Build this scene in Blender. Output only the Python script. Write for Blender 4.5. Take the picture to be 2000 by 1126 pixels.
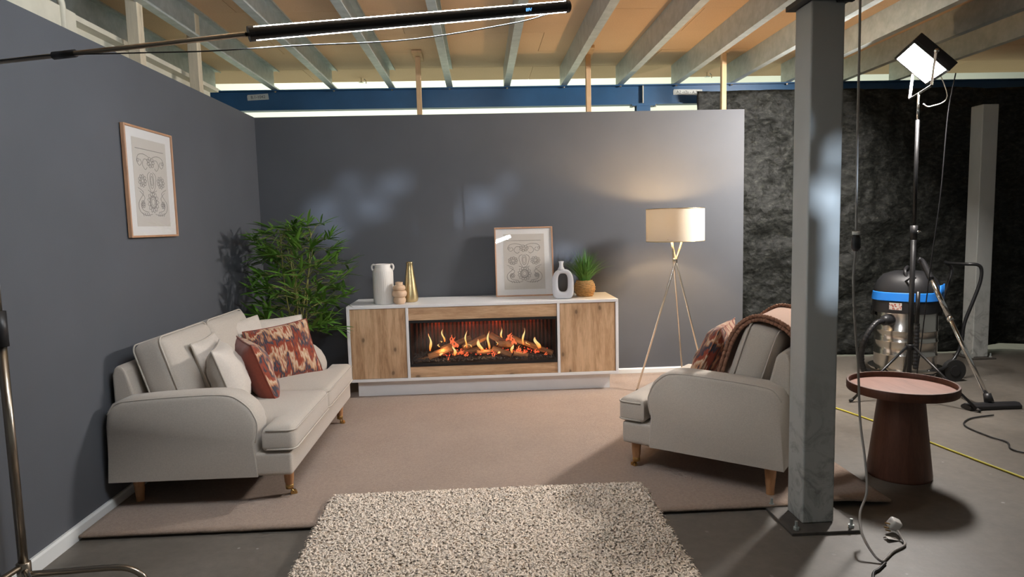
import bpy, bmesh, math, random
import numpy as np
from mathutils import Vector, Matrix, noise

for o in list(bpy.data.objects):
    bpy.data.objects.remove(o, do_unlink=True)
SC = bpy.context.scene
COL = SC.collection
R = math.radians

# ------------------------------------------------------------------ camera
def make_camera():
    f, pitch, yaw, roll = 1295.65, 0.09726, 0.04510, -0.02459
    cp, sp = math.cos(pitch), math.sin(pitch)
    fw = Vector((math.sin(yaw)*cp, math.cos(yaw)*cp, -sp))
    rt = Vector((math.cos(yaw), -math.sin(yaw), 0)); up = rt.cross(fw)
    c, s = math.cos(roll), math.sin(roll)
    r2 = c*rt + s*up; u2 = -s*rt + c*up
    cam = bpy.data.cameras.new('camera')
    cam.sensor_fit = 'HORIZONTAL'; cam.sensor_width = 36; cam.lens = 36*f/2000
    cam.clip_start = 0.05
    o = bpy.data.objects.new('camera', cam); COL.objects.link(o)
    m = Matrix((r2, u2, -fw)).transposed().to_4x4()
    m.translation = Vector((0, 0, 1.45)); o.matrix_world = m
    SC.camera = o
make_camera()

# ------------------------------------------------------------------ world, lights, exposure
SC.view_settings.view_transform = 'Standard'
SC.view_settings.look = 'None'
SC.view_settings.exposure = 0.0
SC.view_settings.gamma = 1.0
SC.view_settings.use_curve_mapping = False
W = bpy.data.worlds.new('world'); SC.world = W; W.use_nodes = True
W.node_tree.nodes['Background'].inputs[0].default_value = (0.97, 1.0, 0.94, 1)
W.node_tree.nodes['Background'].inputs[1].default_value = 0.135
PANEL_L = 375.0      # radiance of the LED panel on the stand
TUBE_L = 195.0        # radiance of the tube lamp on the boom
BULB_W = 34.0        # bulb of the floor lamp

def add_light(name, kind, loc, target, power, col, **kw):
    l = bpy.data.lights.new(name, kind); l.energy = power; l.color = col
    for k, v in kw.items(): setattr(l, k, v)
    o = bpy.data.objects.new(name, l); COL.objects.link(o); o.location = loc
    if target is not None:
        o.rotation_euler = (Vector(target)-Vector(loc)).to_track_quat('-Z', 'Y').to_euler()
    return o
# strip lights of the warehouse hall behind the set
add_light('hall_light', 'AREA', (-1.0, 9.3, 5.2), (-1.0, 10.4, 1.0), 520, (0.95, 1.0, 0.82), shape='RECTANGLE', size=9, size_y=0.5)
add_light('hall_light', 'AREA', (6.5, 9.0, 4.8), (6.5, 10.2, 1.0), 150, (0.95, 1.0, 0.86), shape='RECTANGLE', size=4, size_y=0.5)
# spot lamp to the right of the camera, shining through a cut-out board
SPOT = Vector((6.9, -5.5, 1.85)); SPOT_T = Vector((-0.45, 6.09, 1.52))
add_light('spot_lamp', 'SPOT', SPOT, SPOT_T, 7500, (0.68, 0.82, 1.0), spot_size=R(11.4), spot_blend=0.1, shadow_soft_size=0.024)

# ------------------------------------------------------------------ materials
def nodes_of(name):
    m = bpy.data.materials.new(name); m.use_nodes = True
    nt = m.node_tree
    return m, nt, nt.nodes['Principled BSDF']
def setin(n, **kw):
    for k, v in kw.items():
        n.inputs[k.replace('_', ' ')].default_value = v
def tex_noise(nt, scale, detail=4, rough=0.55, vec=None, dist=0.0):
    n = nt.nodes.new('ShaderNodeTexNoise'); setin(n, Scale=scale, Detail=detail, Roughness=rough, Distortion=dist)
    if vec is not None: nt.links.new(vec, n.inputs['Vector'])
    return n
def coords(nt, scale=(1, 1, 1), rot=(0, 0, 0)):
    tc = nt.nodes.new('ShaderNodeTexCoord'); mp = nt.nodes.new('ShaderNodeMapping')
    mp.inputs['Scale'].default_value = scale; mp.inputs['Rotation'].default_value = rot
    nt.links.new(tc.outputs['Object'], mp.inputs['Vector'])
    return mp.outputs['Vector']
def ramp(nt, fac, stops, interp='LINEAR'):
    r = nt.nodes.new('ShaderNodeValToRGB'); cr = r.color_ramp; cr.interpolation = interp
    while len(cr.elements) < len(stops): cr.elements.new(0.5)
    for e, (p, c) in zip(cr.elements, stops):
        e.position = p; e.color = (*c, 1) if len(c) == 3 else c
    nt.links.new(fac, r.inputs['Fac'])
    return r.outputs['Color']
def mix(nt, fac, a, b, mode='MIX'):
    n = nt.nodes.new('ShaderNodeMix'); n.data_type = 'RGBA'; n.blend_type = mode
    for sock, v in ((n.inputs[0], fac), (n.inputs[6], a), (n.inputs[7], b)):
        if isinstance(v, (int, float)): sock.default_value = v
        elif isinstance(v, tuple): sock.default_value = (*v, 1) if len(v) == 3 else v
        else: nt.links.new(v, sock)
    return n.outputs[2]
def bump(nt, b, height, strength=0.3, dist=0.002):
    n = nt.nodes.new('ShaderNodeBump'); n.inputs['Strength'].default_value = strength; n.inputs['Distance'].default_value = dist
    nt.links.new(height, n.inputs['Height']); nt.links.new(n.outputs['Normal'], b.inputs['Normal'])
    return n
def mat(name, col, rough=0.6, metal=0.0, var=0.0, vscale=8, bmp=0.0, bscale=300, bdist=0.002, sheen=0.0, vcol=None, spec=0.5, vec_scale=(1, 1, 1)):
    m, nt, b = nodes_of(name)
    setin(b, Roughness=rough, Metallic=metal); b.inputs['Base Color'].default_value = (*col, 1)
    b.inputs['Specular IOR Level'].default_value = spec
    if sheen: b.inputs['Sheen Weight'].default_value = sheen
    v = coords(nt, vec_scale)
    if var or vcol:
        n = tex_noise(nt, vscale, 5, 0.6, v)
        c2 = vcol if vcol else tuple(max(0, c*(1-var)) for c in col)
        c1 = col if vcol else tuple(min(1, c*(1+var)) for c in col)
        nt.links.new(ramp(nt, n.outputs['Fac'], [(0.3, c2), (0.7, c1)]), b.inputs['Base Color'])
    if bmp:
        n2 = tex_noise(nt, bscale, 3, 0.6, v)
        bump(nt, b, n2.outputs['Fac'], bmp, bdist)
    return m
def emis(name, col, strength):
    m, nt, b = nodes_of(name)
    b.inputs['Base Color'].default_value = (0, 0, 0, 1)
    b.inputs['Emission Color'].default_value = (*col, 1); b.inputs['Emission Strength'].default_value = strength
    b.inputs['Roughness'].default_value = 0.5
    return m
def glass_pane(name):
    m = bpy.data.materials.new(name); m.use_nodes = True; nt = m.node_tree
    for n in list(nt.nodes): nt.nodes.remove(n)
    out = nt.nodes.new('ShaderNodeOutputMaterial'); mx = nt.nodes.new('ShaderNodeMixShader')
    fr = nt.nodes.new('ShaderNodeFresnel'); ge = nt.nodes.new('ShaderNodeNewGeometry'); mr = nt.nodes.new('ShaderNodeMapRange')
    setin(mr, From_Min=0.0, From_Max=1.0, To_Min=1.5, To_Max=1/1.5); nt.links.new(ge.outputs['Backfacing'], mr.inputs['Value']); nt.links.new(mr.outputs[0], fr.inputs['IOR'])
    tr = nt.nodes.new('ShaderNodeBsdfTransparent'); gl = nt.nodes.new('ShaderNodeBsdfGlossy'); gl.inputs['Roughness'].default_value = 0.02
    nt.links.new(fr.outputs[0], mx.inputs[0]); nt.links.new(tr.outputs[0], mx.inputs[1]); nt.links.new(gl.outputs[0], mx.inputs[2])
    nt.links.new(mx.outputs[0], out.inputs[0])
    return m
def wood(name, c1, c2, axis='Z', scale=1.0, rough=0.5, knots=True, knot_seed=0.0):
    m, nt, b = nodes_of(name); b.inputs['Roughness'].default_value = rough
    s = {'X': (1.1, 9, 9), 'Y': (9, 1.1, 9), 'Z': (9, 9, 1.1)}[axis]
    v = coords(nt, tuple(k*scale for k in s))
    n1 = tex_noise(nt, 1.6, 6, 0.62, v, 0.6)
    n2 = tex_noise(nt, 9.0, 5, 0.7, v, 0.3)
    f = mix(nt, 0.35, n1.outputs['Fac'], n2.outputs['Fac'])
    dark = tuple(x*0.5 for x in c2)
    col = ramp(nt, f, [(0.28, dark), (0.42, c2), (0.58, c1), (0.75, tuple(min(1, x*1.12) for x in c1))])
    if knots:
        v2 = coords(nt, {'X': (2.6, 4.6, 4.6), 'Y': (4.6, 2.6, 4.6), 'Z': (4.6, 4.6, 2.9)}[axis], (R(90), 0, 0))
        vo = nt.nodes.new('ShaderNodeTexVoronoi'); vo.voronoi_dimensions = '2D'; vo.inputs['Scale'].default_value = 1.0*scale
        vo.inputs['Randomness'].default_value = 1.0
        dn = nt.nodes.new('ShaderNodeMix'); dn.data_type = 'VECTOR'; dn.inputs[0].default_value = 0.05
        nt.links.new(v2, dn.inputs[4]); nt.links.new(tex_noise(nt, 3, 3, 0.6, v2).outputs['Color'], dn.inputs[5]); nt.links.new(dn.outputs[1], vo.inputs['Vector'])
        k = ramp(nt, vo.outputs['Distance'], [(0.03, (0.85, 0.85, 0.85)), (0.065, (0.25, 0.25, 0.25)), (0.19, (0, 0, 0))])
        col = mix(nt, k, col, tuple(x*0.33 for x in c2))
    nt.links.new(col, b.inputs['Base Color'])
    bump(nt, b, n2.outputs['Fac'], 0.12, 0.001)
    return m

M = {}
def wall_paint(name, col):
    m, nt, b = nodes_of(name); b.inputs['Roughness'].default_value = 0.72; b.inputs['Specular IOR Level'].default_value = 0.3
    v = coords(nt)
    n = tex_noise(nt, 2.2, 3, 0.5, v)
    nt.links.new(ramp(nt, n.outputs['Fac'], [(0.3, tuple(c*0.95 for c in col)), (0.7, tuple(c*1.05 for c in col))]), b.inputs['Base Color'])
    n2 = tex_noise(nt, 260, 3, 0.6, v); bump(nt, b, n2.outputs['Fac'], 0.25, 0.002)
    return m
M['wall'] = wall_paint('slate_paint', (0.099, 0.104, 0.117))
M['white_trim'] = mat('white_trim_paint', (0.78, 0.79, 0.78), 0.4)
M['cab_white'] = mat('cabinet_white', (0.86, 0.86, 0.875), 0.42, var=0.02)
M['oak_v'] = wood('oak_vertical', (0.68, 0.46, 0.28), (0.47, 0.285, 0.155), 'Z', 1.0)
M['oak_h'] = wood('oak_horizontal', (0.68, 0.46, 0.28), (0.48, 0.29, 0.16), 'X', 1.0)
M['frame_wood'] = wood('frame_wood', (0.50, 0.28, 0.16), (0.43, 0.23, 0.13), 'Z', 1.5, 0.45, False)
M['leg_wood'] = wood('leg_wood', (0.50, 0.26, 0.12), (0.42, 0.20, 0.09), 'Z', 2, 0.4, False)
M['timber'] = wood('raw_timber', (0.62, 0.42, 0.24), (0.52, 0.33, 0.17), 'Z', 1.0, 0.7, True)
M['timber_pale'] = wood('pale_timber', (0.66, 0.57, 0.42), (0.56, 0.48, 0.35), 'Z', 1.0, 0.75, False)
M['walnut'] = wood('reddish_walnut', (0.135, 0.052, 0.030), (0.098, 0.036, 0.021), 'Z', 1.3, 0.5, False)
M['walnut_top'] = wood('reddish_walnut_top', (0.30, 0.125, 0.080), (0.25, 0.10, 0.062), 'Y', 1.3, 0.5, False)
M['fabric'] = mat('cream_weave', (0.50, 0.445, 0.385), 0.9, var=0.08, vscale=160, bmp=0.5, bscale=700, bdist=0.0015, sheen=0.25)
M['cushion_cream'] = mat('cream_cushion_fabric', (0.60, 0.54, 0.48), 0.9, var=0.06, vscale=120, bmp=0.45, bscale=600, bdist=0.0015, sheen=0.2)
M['brass'] = mat('brass', (0.55, 0.36, 0.14), 0.3, 1.0)
M['gold'] = mat('brushed_gold', (0.60, 0.47, 0.25), 0.33, 1.0, var=0.08, vscale=30, bmp=0.12, bscale=150)
M['lamp_gold'] = mat('pale_satin_gold', (0.86, 0.79, 0.68), 0.25, 1.0)
M['black_plastic'] = mat('black_plastic', (0.018, 0.018, 0.02), 0.42, bmp=0.1, bscale=400)
M['black_metal'] = mat('black_metal', (0.012, 0.012, 0.013), 0.35, 0.0)
M['chrome'] = mat('chrome', (0.75, 0.74, 0.72), 0.12, 1.0)
M['steel'] = mat('stainless', (0.62, 0.58, 0.53), 0.2, 1.0, var=0.06, vscale=6)
M['stand_steel'] = mat('stand_nickel', (0.38, 0.33, 0.27), 0.28, 1.0)
M['galv'] = mat('galvanised_steel', (0.50, 0.54, 0.53), 0.45, 0.35, vcol=(0.36, 0.40, 0.39), vscale=14, bmp=0.1, bscale=60)
M['blue_steel'] = mat('blue_steel_paint', (0.020, 0.085, 0.19), 0.38, var=0.12, vscale=3)
M['cream_steel'] = mat('cream_steel_paint', (0.62, 0.58, 0.47), 0.5, var=0.12, vscale=4)
M['grey_cable'] = mat('grey_cable', (0.33, 0.31, 0.29), 0.5)
M['dark_cable'] = mat('dark_cable', (0.05, 0.05, 0.05), 0.6)
M['white_plastic'] = mat('white_plastic', (0.78, 0.76, 0.73), 0.35)
M['yellow_cable'] = mat('yellow_cable', (0.55, 0.50, 0.06), 0.5)
M['blue_plastic'] = mat('blue_plastic', (0.02, 0.22, 0.75), 0.38)
M['ceramic'] = mat('white_ceramic', (0.74, 0.71, 0.67), 0.5, bmp=0.08, bscale=120)
M['gloss_white'] = mat('gloss_white_ceramic', (0.74, 0.75, 0.79), 0.1)
M['beige_glaze'] = mat('beige_glaze', (0.62, 0.43, 0.29), 0.2, var=0.06, vscale=30)
M['wicker'] = mat('wicker', (0.50, 0.27, 0.09), 0.6, var=0.35, vscale=60, bmp=0.4, bscale=200)
M['pot'] = mat('ochre_pot', (0.42, 0.25, 0.08), 0.6, var=0.15, vscale=30)
M['soil'] = mat('dark_soil', (0.03, 0.02, 0.012), 0.95, bmp=0.6, bscale=80, bdist=0.01)
M['cane'] = mat('bamboo_cane', (0.20, 0.20, 0.05), 0.5, var=0.25, vscale=20)
M['leaf'] = mat('bamboo_leaf', (0.13, 0.27, 0.035), 0.42, vcol=(0.055, 0.15, 0.02), vscale=5)
M['grass'] = mat('grass_blade', (0.14, 0.27, 0.04), 0.45, vcol=(0.055, 0.14, 0.02), vscale=9)
M['paper'] = mat('print_paper', (0.63, 0.585, 0.53), 0.9, var=0.03, vscale=10)
M['mount'] = mat('mount_board', (0.80, 0.78, 0.76), 0.9)
M['ink'] = mat('print_ink', (0.28, 0.255, 0.23), 0.9)
M['glass'] = glass_pane('picture_glass')
M['tape'] = mat('masking_tape', (0.48, 0.50, 0.47), 0.7, var=0.08, vscale=30)
M['marker'] = mat('marker_pen', (0.06, 0.06, 0.065), 0.7)
M['throw'] = mat('blush_throw', (0.55, 0.33, 0.225), 0.95, var=0.08, vscale=100, bmp=0.5, bscale=500, sheen=0.4)
M['braid'] = mat('brown_braid', (0.26, 0.125, 0.078), 0.95, var=0.3, vscale=160, bmp=0.6, bscale=400)
M['dark_weave'] = mat('dark_underside', (0.02, 0.02, 0.02), 0.9)
M['far_wall'] = mat('hall_cladding', (0.72, 0.74, 0.66), 0.6, var=0.04, vscale=1.2)
M['bounce_floor'] = mat('pale_bounce_floor', (0.52, 0.53, 0.48), 0.5, var=0.06, vscale=2)  # pale tone chosen so the added slab reflects light upwards
M['charcoal'] = mat('charcoal', (0.018, 0.018, 0.02), 0.7, bmp=0.5, bscale=90)
M['firebox'] = mat('firebox_black', (0.02, 0.014, 0.013), 0.38)
M['log'] = wood('charred_oak_log', (0.30, 0.15, 0.06), (0.16, 0.075, 0.03), 'Z', 3.0, 0.75, False)
M['rubber'] = mat('tyre_rubber', (0.02, 0.02, 0.02), 0.7)
M['warn'] = None

def column_paint():
    m, nt, b = nodes_of('grey_column_paint'); b.inputs['Roughness'].default_value = 0.55
    v = coords(nt, (1, 1, 0.45))
    base = tex_noise(nt, 5, 4, 0.5, v)
    col = ramp(nt, base.outputs['Fac'], [(0.3, (0.42, 0.435, 0.42)), (0.7, (0.48, 0.495, 0.48))])
    v2 = coords(nt, (1, 1, 1.1)); st = tex_noise(nt, 7, 8, 0.68, v2, 1.6)
    tc = nt.nodes.new('ShaderNodeTexCoord'); sx = nt.nodes.new('ShaderNodeSeparateXYZ')
    nt.links.new(tc.outputs['Object'], sx.inputs[0])
    low = nt.nodes.new('ShaderNodeMapRange'); setin(low, From_Min=0.85, From_Max=0.2, To_Min=0.0, To_Max=1.0)
    nt.links.new(sx.outputs['Z'], low.inputs['Value'])
    sm = ramp(nt, st.outputs['Fac'], [(0.46, (0, 0, 0)), (0.62, (1, 1, 1))])
    mu = nt.nodes.new('ShaderNodeMath'); mu.operation = 'MULTIPLY'
    nt.links.new(sm, mu.inputs[0]); nt.links.new(low.outputs[0], mu.inputs[1])
    mu2 = nt.nodes.new('ShaderNodeMath'); mu2.operation = 'MULTIPLY'; mu2.inputs[1].default_value = 0.6
    nt.links.new(mu.outputs[0], mu2.inputs[0])
    nt.links.new(mix(nt, mu2.outputs[0], col, (0.10, 0.098, 0.09)), b.inputs['Base Color'])
    return m
M['column'] = column_paint()
def concrete():
    m, nt, b = nodes_of('dark_concrete')
    v = coords(nt)
    n = tex_noise(nt, 1.3, 8, 0.62, v); n2 = tex_noise(nt, 16, 6, 0.7, v)
    col = ramp(nt, mix(nt, 0.4, n.outputs['Fac'], n2.outputs['Fac']), [(0.3, (0.085, 0.075, 0.063)), (0.7, (0.185, 0.164, 0.140))])
    vo = nt.nodes.new('ShaderNodeTexVoronoi'); vo.inputs['Scale'].default_value = 7
    nt.links.new(v, vo.inputs['Vector'])
    n3 = tex_noise(nt, 2.2, 2, 0.5, v); n4 = tex_noise(nt, 40, 3, 0.6, v)
    a = nt.nodes.new('ShaderNodeMath'); a.operation = 'ADD'
    sc = nt.nodes.new('ShaderNodeMath'); sc.operation = 'MULTIPLY'; sc.inputs[1].default_value = 0.10
    nt.links.new(n4.outputs['Fac'], sc.inputs[0]); nt.links.new(vo.outputs['Distance'], a.inputs[0]); nt.links.new(sc.outputs[0], a.inputs[1])
    sp = ramp(nt, a.outputs[0], [(0.10, (1, 1, 1)), (0.12, (0, 0, 0))])
    gate = ramp(nt, n3.outputs['Fac'], [(0.45, (0, 0, 0)), (0.56, (0.8, 0.8, 0.8))])
    col = mix(nt, mix(nt, 1.0, sp, gate, 'MULTIPLY'), col, (0.36, 0.35, 0.33))
    vs = coords(nt, (14, 0.9, 1), (0, 0, 0.6)); sn = tex_noise(nt, 2.4, 4, 0.6, vs)
    scr = ramp(nt, sn.outputs['Fac'], [(0.70, (0, 0, 0)), (0.76, (0.22, 0.22, 0.22))])
    col = mix(nt, scr, col, (0.26, 0.25, 0.24))
    nt.links.new(col, b.inputs['Base Color'])
    nt.links.new(ramp(nt, n.outputs['Fac'], [(0.3, (0.42,)*3), (0.7, (0.66,)*3)]), b.inputs['Roughness'])
    bump(nt, b, n2.outputs['Fac'], 0.25, 0.004)
    return m
M['concrete'] = concrete()
def carpet_mat():
    m, nt, b = nodes_of('beige_carpet'); b.inputs['Roughness'].default_value = 1.0; b.inputs['Sheen Weight'].default_value = 0.25
    b.inputs['Specular IOR Level'].default_value = 0.1
    v = coords(nt)
    f = tex_noise(nt, 330, 2, 0.7, v); g = tex_noise(nt, 2.1, 4, 0.55, v); k = tex_noise(nt, 70, 3, 0.6, v)
    c = ramp(nt, mix(nt, 0.4, f.outputs['Fac'], k.outputs['Fac']), [(0.33, (0.275, 0.19, 0.143)), (0.66, (0.515, 0.385, 0.302))])
    c = mix(nt, 0.25, c, ramp(nt, g.outputs['Fac'], [(0.35, (0.36, 0.26, 0.20)), (0.65, (0.50, 0.38, 0.30))]))
    nt.links.new(c, b.inputs['Base Color'])
    bump(nt, b, f.outputs['Fac'], 0.9, 0.006)
    return m
M['carpet'] = carpet_mat()
M['rug'] = mat('cream_shag', (0.90, 0.765, 0.635), 1.0, var=0.05, vscale=25, sheen=0.2, spec=0.15)
def chipboard():
    m, nt, b = nodes_of('chipboard'); b.inputs['Roughness'].default_value = 0.7
    v = coords(nt, (1, 1, 1)); n = tex_noise(nt, 90, 4, 0.7, v); g = tex_noise(nt, 1.4, 3, 0.5, v)
    c = ramp(nt, n.outputs['Fac'], [(0.3, (0.58, 0.38, 0.22)), (0.7, (0.70, 0.47, 0.28))])
    c = mix(nt, 0.3, c, ramp(nt, g.outputs['Fac'], [(0.3, (0.55, 0.36, 0.21)), (0.7, (0.73, 0.50, 0.30))]))
    nt.links.new(c, b.inputs['Base Color'])
    return m
M['chip'] = chipboard()
def curtain_mat():
    m, nt, b = nodes_of('black_crinkled_cloth')
    b.inputs['Roughness'].default_value = 0.62; b.inputs['Specular IOR Level'].default_value = 0.22
    v = coords(nt, (1, 1, 1))
    n = tex_noise(nt, 2.4, 8, 0.6, v, 1.0)
    wv = mix(nt, 0.12, v, tex_noise(nt, 4, 4, 0.6, v).outputs['Color'])
    vo = nt.nodes.new('ShaderNodeTexVoronoi'); vo.inputs['Scale'].default_value = 7; nt.links.new(wv, vo.inputs['Vector'])
    v2 = nt.nodes.new('ShaderNodeTexVoronoi'); v2.inputs['Scale'].default_value = 19; nt.links.new(wv, v2.inputs['Vector'])
    w = tex_noise(nt, 26, 6, 0.7, coords(nt, (0.6, 1, 1.2)))
    c = ramp(nt, w.outputs['Fac'], [(0.40, (0.008, 0.0085, 0.0075)), (0.56, (0.022, 0.023, 0.020)), (0.72, (0.055, 0.057, 0.048))])
    nt.links.new(c, b.inputs['Base Color'])
    h = mix(nt, 0.55, n.outputs['Fac'], mix(nt, 0.35, vo.outputs['Distance'], v2.outputs['Distance']))
    bump(nt, b, h, 0.95, 0.05)
    return m
M['curtain'] = curtain_mat()
def ikat():
    m, nt, b = nodes_of('rust_ikat'); b.inputs['Roughness'].default_value = 0.95; b.inputs['Sheen Weight'].default_value = 0.2
    tc = nt.nodes.new('ShaderNodeTexCoord'); sx = nt.nodes.new('ShaderNodeSeparateXYZ'); nt.links.new(tc.outputs['Object'], sx.inputs[0])
    def math_(op, a, bb=None):
        n = nt.nodes.new('ShaderNodeMath'); n.operation = op
        for i, v in enumerate((a, bb)):
            if v is None: continue
            if isinstance(v, (int, float)): n.inputs[i].default_value = v
            else: nt.links.new(v, n.inputs[i])
        return n.outputs[0]
    streak = tex_noise(nt, 1.0, 3, 0.6, coords(nt, (170, 3, 3)))
    zz = math_('PINGPONG', math_('ADD', math_('MULTIPLY', sx.outputs['X'], 9.0), 10.0), 0.5)
    t = math_('ADD', math_('MULTIPLY', sx.outputs['Y'], 4.6), math_('MULTIPLY', zz, 0.95))
    t = math_('ADD', t, math_('MULTIPLY', streak.outputs['Fac'], 1.05))
    big = tex_noise(nt, 1.0, 2, 0.5, coords(nt, (16, 9, 9))); t = math_('ADD', t, math_('MULTIPLY', big.outputs['Fac'], 2.4))
    fr = math_('FRACT', math_('ADD', t, 10.0))
    c = ramp(nt, fr, [(0.0, (0.22, 0.035, 0.016)), (0.22, (0.26, 0.048, 0.022)), (0.29, (0.035, 0.037, 0.055)), (0.45, (0.05, 0.05, 0.065)),
                      (0.52, (0.36, 0.12, 0.05)), (0.64, (0.48, 0.28, 0.16)), (0.80, (0.60, 0.47, 0.34)), (0.90, (0.36, 0.10, 0.04)), (1.0, (0.22, 0.035, 0.016))])
    nt.links.new(c, b.inputs['Base Color'])
    n = tex_noise(nt, 500, 3, 0.6, coords(nt)); bump(nt, b, n.outputs['Fac'], 0.4, 0.0015)
    return m
M['ikat'] = ikat()
M['rust'] = mat('plain_rust', (0.21, 0.040, 0.020), 0.95, var=0.1, vscale=60, bmp=0.4, bscale=500, sheen=0.2)

# ------------------------------------------------------------------ mesh helpers
class MB:
    def __init__(s): s.v = []; s.f = []
    def add(s, vs, fs):
        n = len(s.v); s.v += [tuple(v) for v in vs]; s.f += [tuple(i+n for i in f) for f in fs]; return s
    def box(s, c, d, rot=None):
        hx, hy, hz = d[0]/2, d[1]/2, d[2]/2
        vs = [Vector((x, y, z)) for z in (-hz, hz) for y in (-hy, hy) for x in (-hx, hx)]
        if rot is not None: vs = [rot @ v for v in vs]
        c = Vector(c)
        return s.add([v+c for v in vs], [(0, 2, 3, 1), (4, 5, 7, 6), (0, 1, 5, 4), (2, 6, 7, 3), (0, 4, 6, 2), (1, 3, 7, 5)])
    def span(s, x0, x1, y0, y1, z0, z1):
        return s.box(((x0+x1)/2, (y0+y1)/2, (z0+z1)/2), (x1-x0, y1-y0, z1-z0))
    def tube(s, pts, r, n=8, cap=True, closed=False):
        pts = [Vector(p) for p in pts]; m = len(pts)
        rs = r if isinstance(r, (list, tuple)) else [r]*m
        tang = []
        for i in range(m):
            if closed: t = pts[(i+1) % m]-pts[i-1]
            else: t = pts[min(i+1, m-1)]-pts[max(i-1, 0)]
            tang.append(t.normalized() if t.length > 1e-9 else Vector((0, 0, 1)))
        a = Vector((0, 0, 1)) if abs(tang[0].z) < 0.9 else Vector((1, 0, 0))
        u = tang[0].cross(a).normalized(); vs = []
        for i in range(m):
            u = (u-tang[i]*u.dot(tang[i])).normalized(); w = tang[i].cross(u)
            for k in range(n):
                th = 2*math.pi*k/n; vs.append(pts[i]+rs[i]*(math.cos(th)*u+math.sin(th)*w))
        fs = []
        for i in range(m if closed else m-1):
            j = (i+1) % m
            for k in range(n):
                fs.append((i*n+k, i*n+(k+1) % n, j*n+(k+1) % n, j*n+k))
        if cap and not closed:
            fs.append(tuple(range(n-1, -1, -1))); fs.append(tuple((m-1)*n+k for k in range(n)))
        return s.add(vs, fs)
    def lathe(s, prof, n=32, c=(0, 0, 0), cap0=True, cap1=True, fn=None):
        c = Vector(c); vs = []; m = len(prof)
        for (r, z) in prof:
            for k in range(n):
                th = 2*math.pi*k/n; rr = fn(r, z, th) if fn else r
                vs.append(c+Vector((rr*math.cos(th), rr*math.sin(th), z)))
        fs = [(i*n+k, i*n+(k+1) % n, (i+1)*n+(k+1) % n, (i+1)*n+k) for i in range(m-1) for k in range(n)]
        if cap0: fs.append(tuple(range(n-1, -1, -1)))
        if cap1: fs.append(tuple((m-1)*n+k for k in range(n)))
        return s.add(vs, fs)
    def prism(s, prof, fn0, fn1):
        n = len(prof)
        vs = [fn0(*p) for p in prof]+[fn1(*p) for p in prof]
        fs = [tuple(range(n)), tuple(range(2*n-1, n-1, -1))]
        fs += [(i, i+n, (i+1) % n+n, (i+1) % n) for i in range(n)]
        return s.add(vs, fs)
    def grid(s, P):
        m, n = len(P), len(P[0])
        return s.add([p for row in P for p in row], [(i*n+j, i*n+j+1, (i+1)*n+j+1, (i+1)*n+j) for i in range(m-1) for j in range(n-1)])
    def build(s, name, mt, parent=None, smooth=False, bevel=0, seg=2, loc=None, fix=True):
        me = bpy.data.meshes.new(name); me.from_pydata([tuple(v) for v in s.v], [], s.f)
        if fix:
            bm = bmesh.new(); bm.from_mesh(me); bmesh.ops.recalc_face_normals(bm, faces=bm.faces); bm.to_mesh(me); bm.free()
        if smooth:
            for p in me.polygons: p.use_smooth = True
        me.materials.append(M[mt] if isinstance(mt, str) else mt)
        o = bpy.data.objects.new(name, me); COL.objects.link(o)
        if parent is not None: o.parent = parent
        if loc is not None: o.location = loc
        if bevel:
            b = o.modifiers.new('bevel', 'BEVEL'); b.width = bevel; b.segments = seg; b.limit_method = 'ANGLE'; b.angle_limit = R(35)
            b.harden_normals = False
            if smooth is False:
                pass
        if smooth == 'auto':
            e = o.modifiers.new('split', 'EDGE_SPLIT'); e.split_angle = R(40)
        return o
def rbox(sx, sy, sz, r, crown=0.0, n_in=8, crown_bottom=0.0, puff=0.0):
    """rounded box centred on the origin, top and bottom crowned"""
    def axis(h, rr):
        rr = min(rr, h*0.999)
        a = [-h+rr*(1-math.cos(t)) for t in np.linspace(0, math.pi/2, 5)]
        inner = list(np.linspace(-h+rr, h-rr, n_in+1))[1:-1] if h-rr > 1e-4 else []
        return a+inner+[-x for x in reversed(a)]
    hx, hy, hz = sx/2, sy/2, sz/2
    ax, ay, az = axis(hx, r), axis(hy, r), axis(hz, min(r, hz))
    mb = MB(); idx = {}
    vs = []
    def vert(x, y, z):
        key = (round(x, 6), round(y, 6), round(z, 6))
        if key in idx: return idx[key]
        rz = min(r, hz)
        q = Vector((x, y, z)); c = Vector((max(-hx+r, min(hx-r, x)), max(-hy+r, min(hy-r, y)), max(-hz+rz, min(hz-rz, z))))
        d = q-c
        if d.length > 1e-9: q = c+d.normalized()*r
        fx = max(0, 1-(q.x/hx)**2); fy = max(0, 1-(q.y/hy)**2); fz = max(0, 1-(q.z/hz)**2)
        k = (fx*fy)**0.7
        q.z += (crown if z > 0 else -crown_bottom)*k*abs(z)/hz
        if puff: q.x *= 1+puff*fz*fy; q.y *= 1+puff*fz*fx
        idx[key] = len(vs); vs.append(q); return idx[key]
    fs = []
    def face(A, B, fn):
        for i in range(len(A)-1):
            for j in range(len(B)-1):
                f = [fn(A[i], B[j]), fn(A[i+1], B[j]), fn(A[i+1], B[j+1]), fn(A[i], B[j+1])]
                f2 = []
                for t in f:
                    if t not in f2: f2.append(t)
                if len(f2) > 2: fs.append(tuple(f2))
    for z in (-hz, hz): face(ax, ay, lambda a, b, z=z: vert(a, b, z))
    for y in (-hy, hy): face(ax, az, lambda a, b, y=y: vert(a, y, b))
    for x in (-hx, hx): face(ay, az, lambda a, b, x=x: vert(x, a, b))
    return mb.add(vs, fs)
def xform(mb, mtx):
    mb.v = [tuple(mtx @ Vector(v)) for v in mb.v]; return mb
def merged(*mbs):
    o = MB()
    for m in mbs: o.add(m.v, m.f)
    return o
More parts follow.
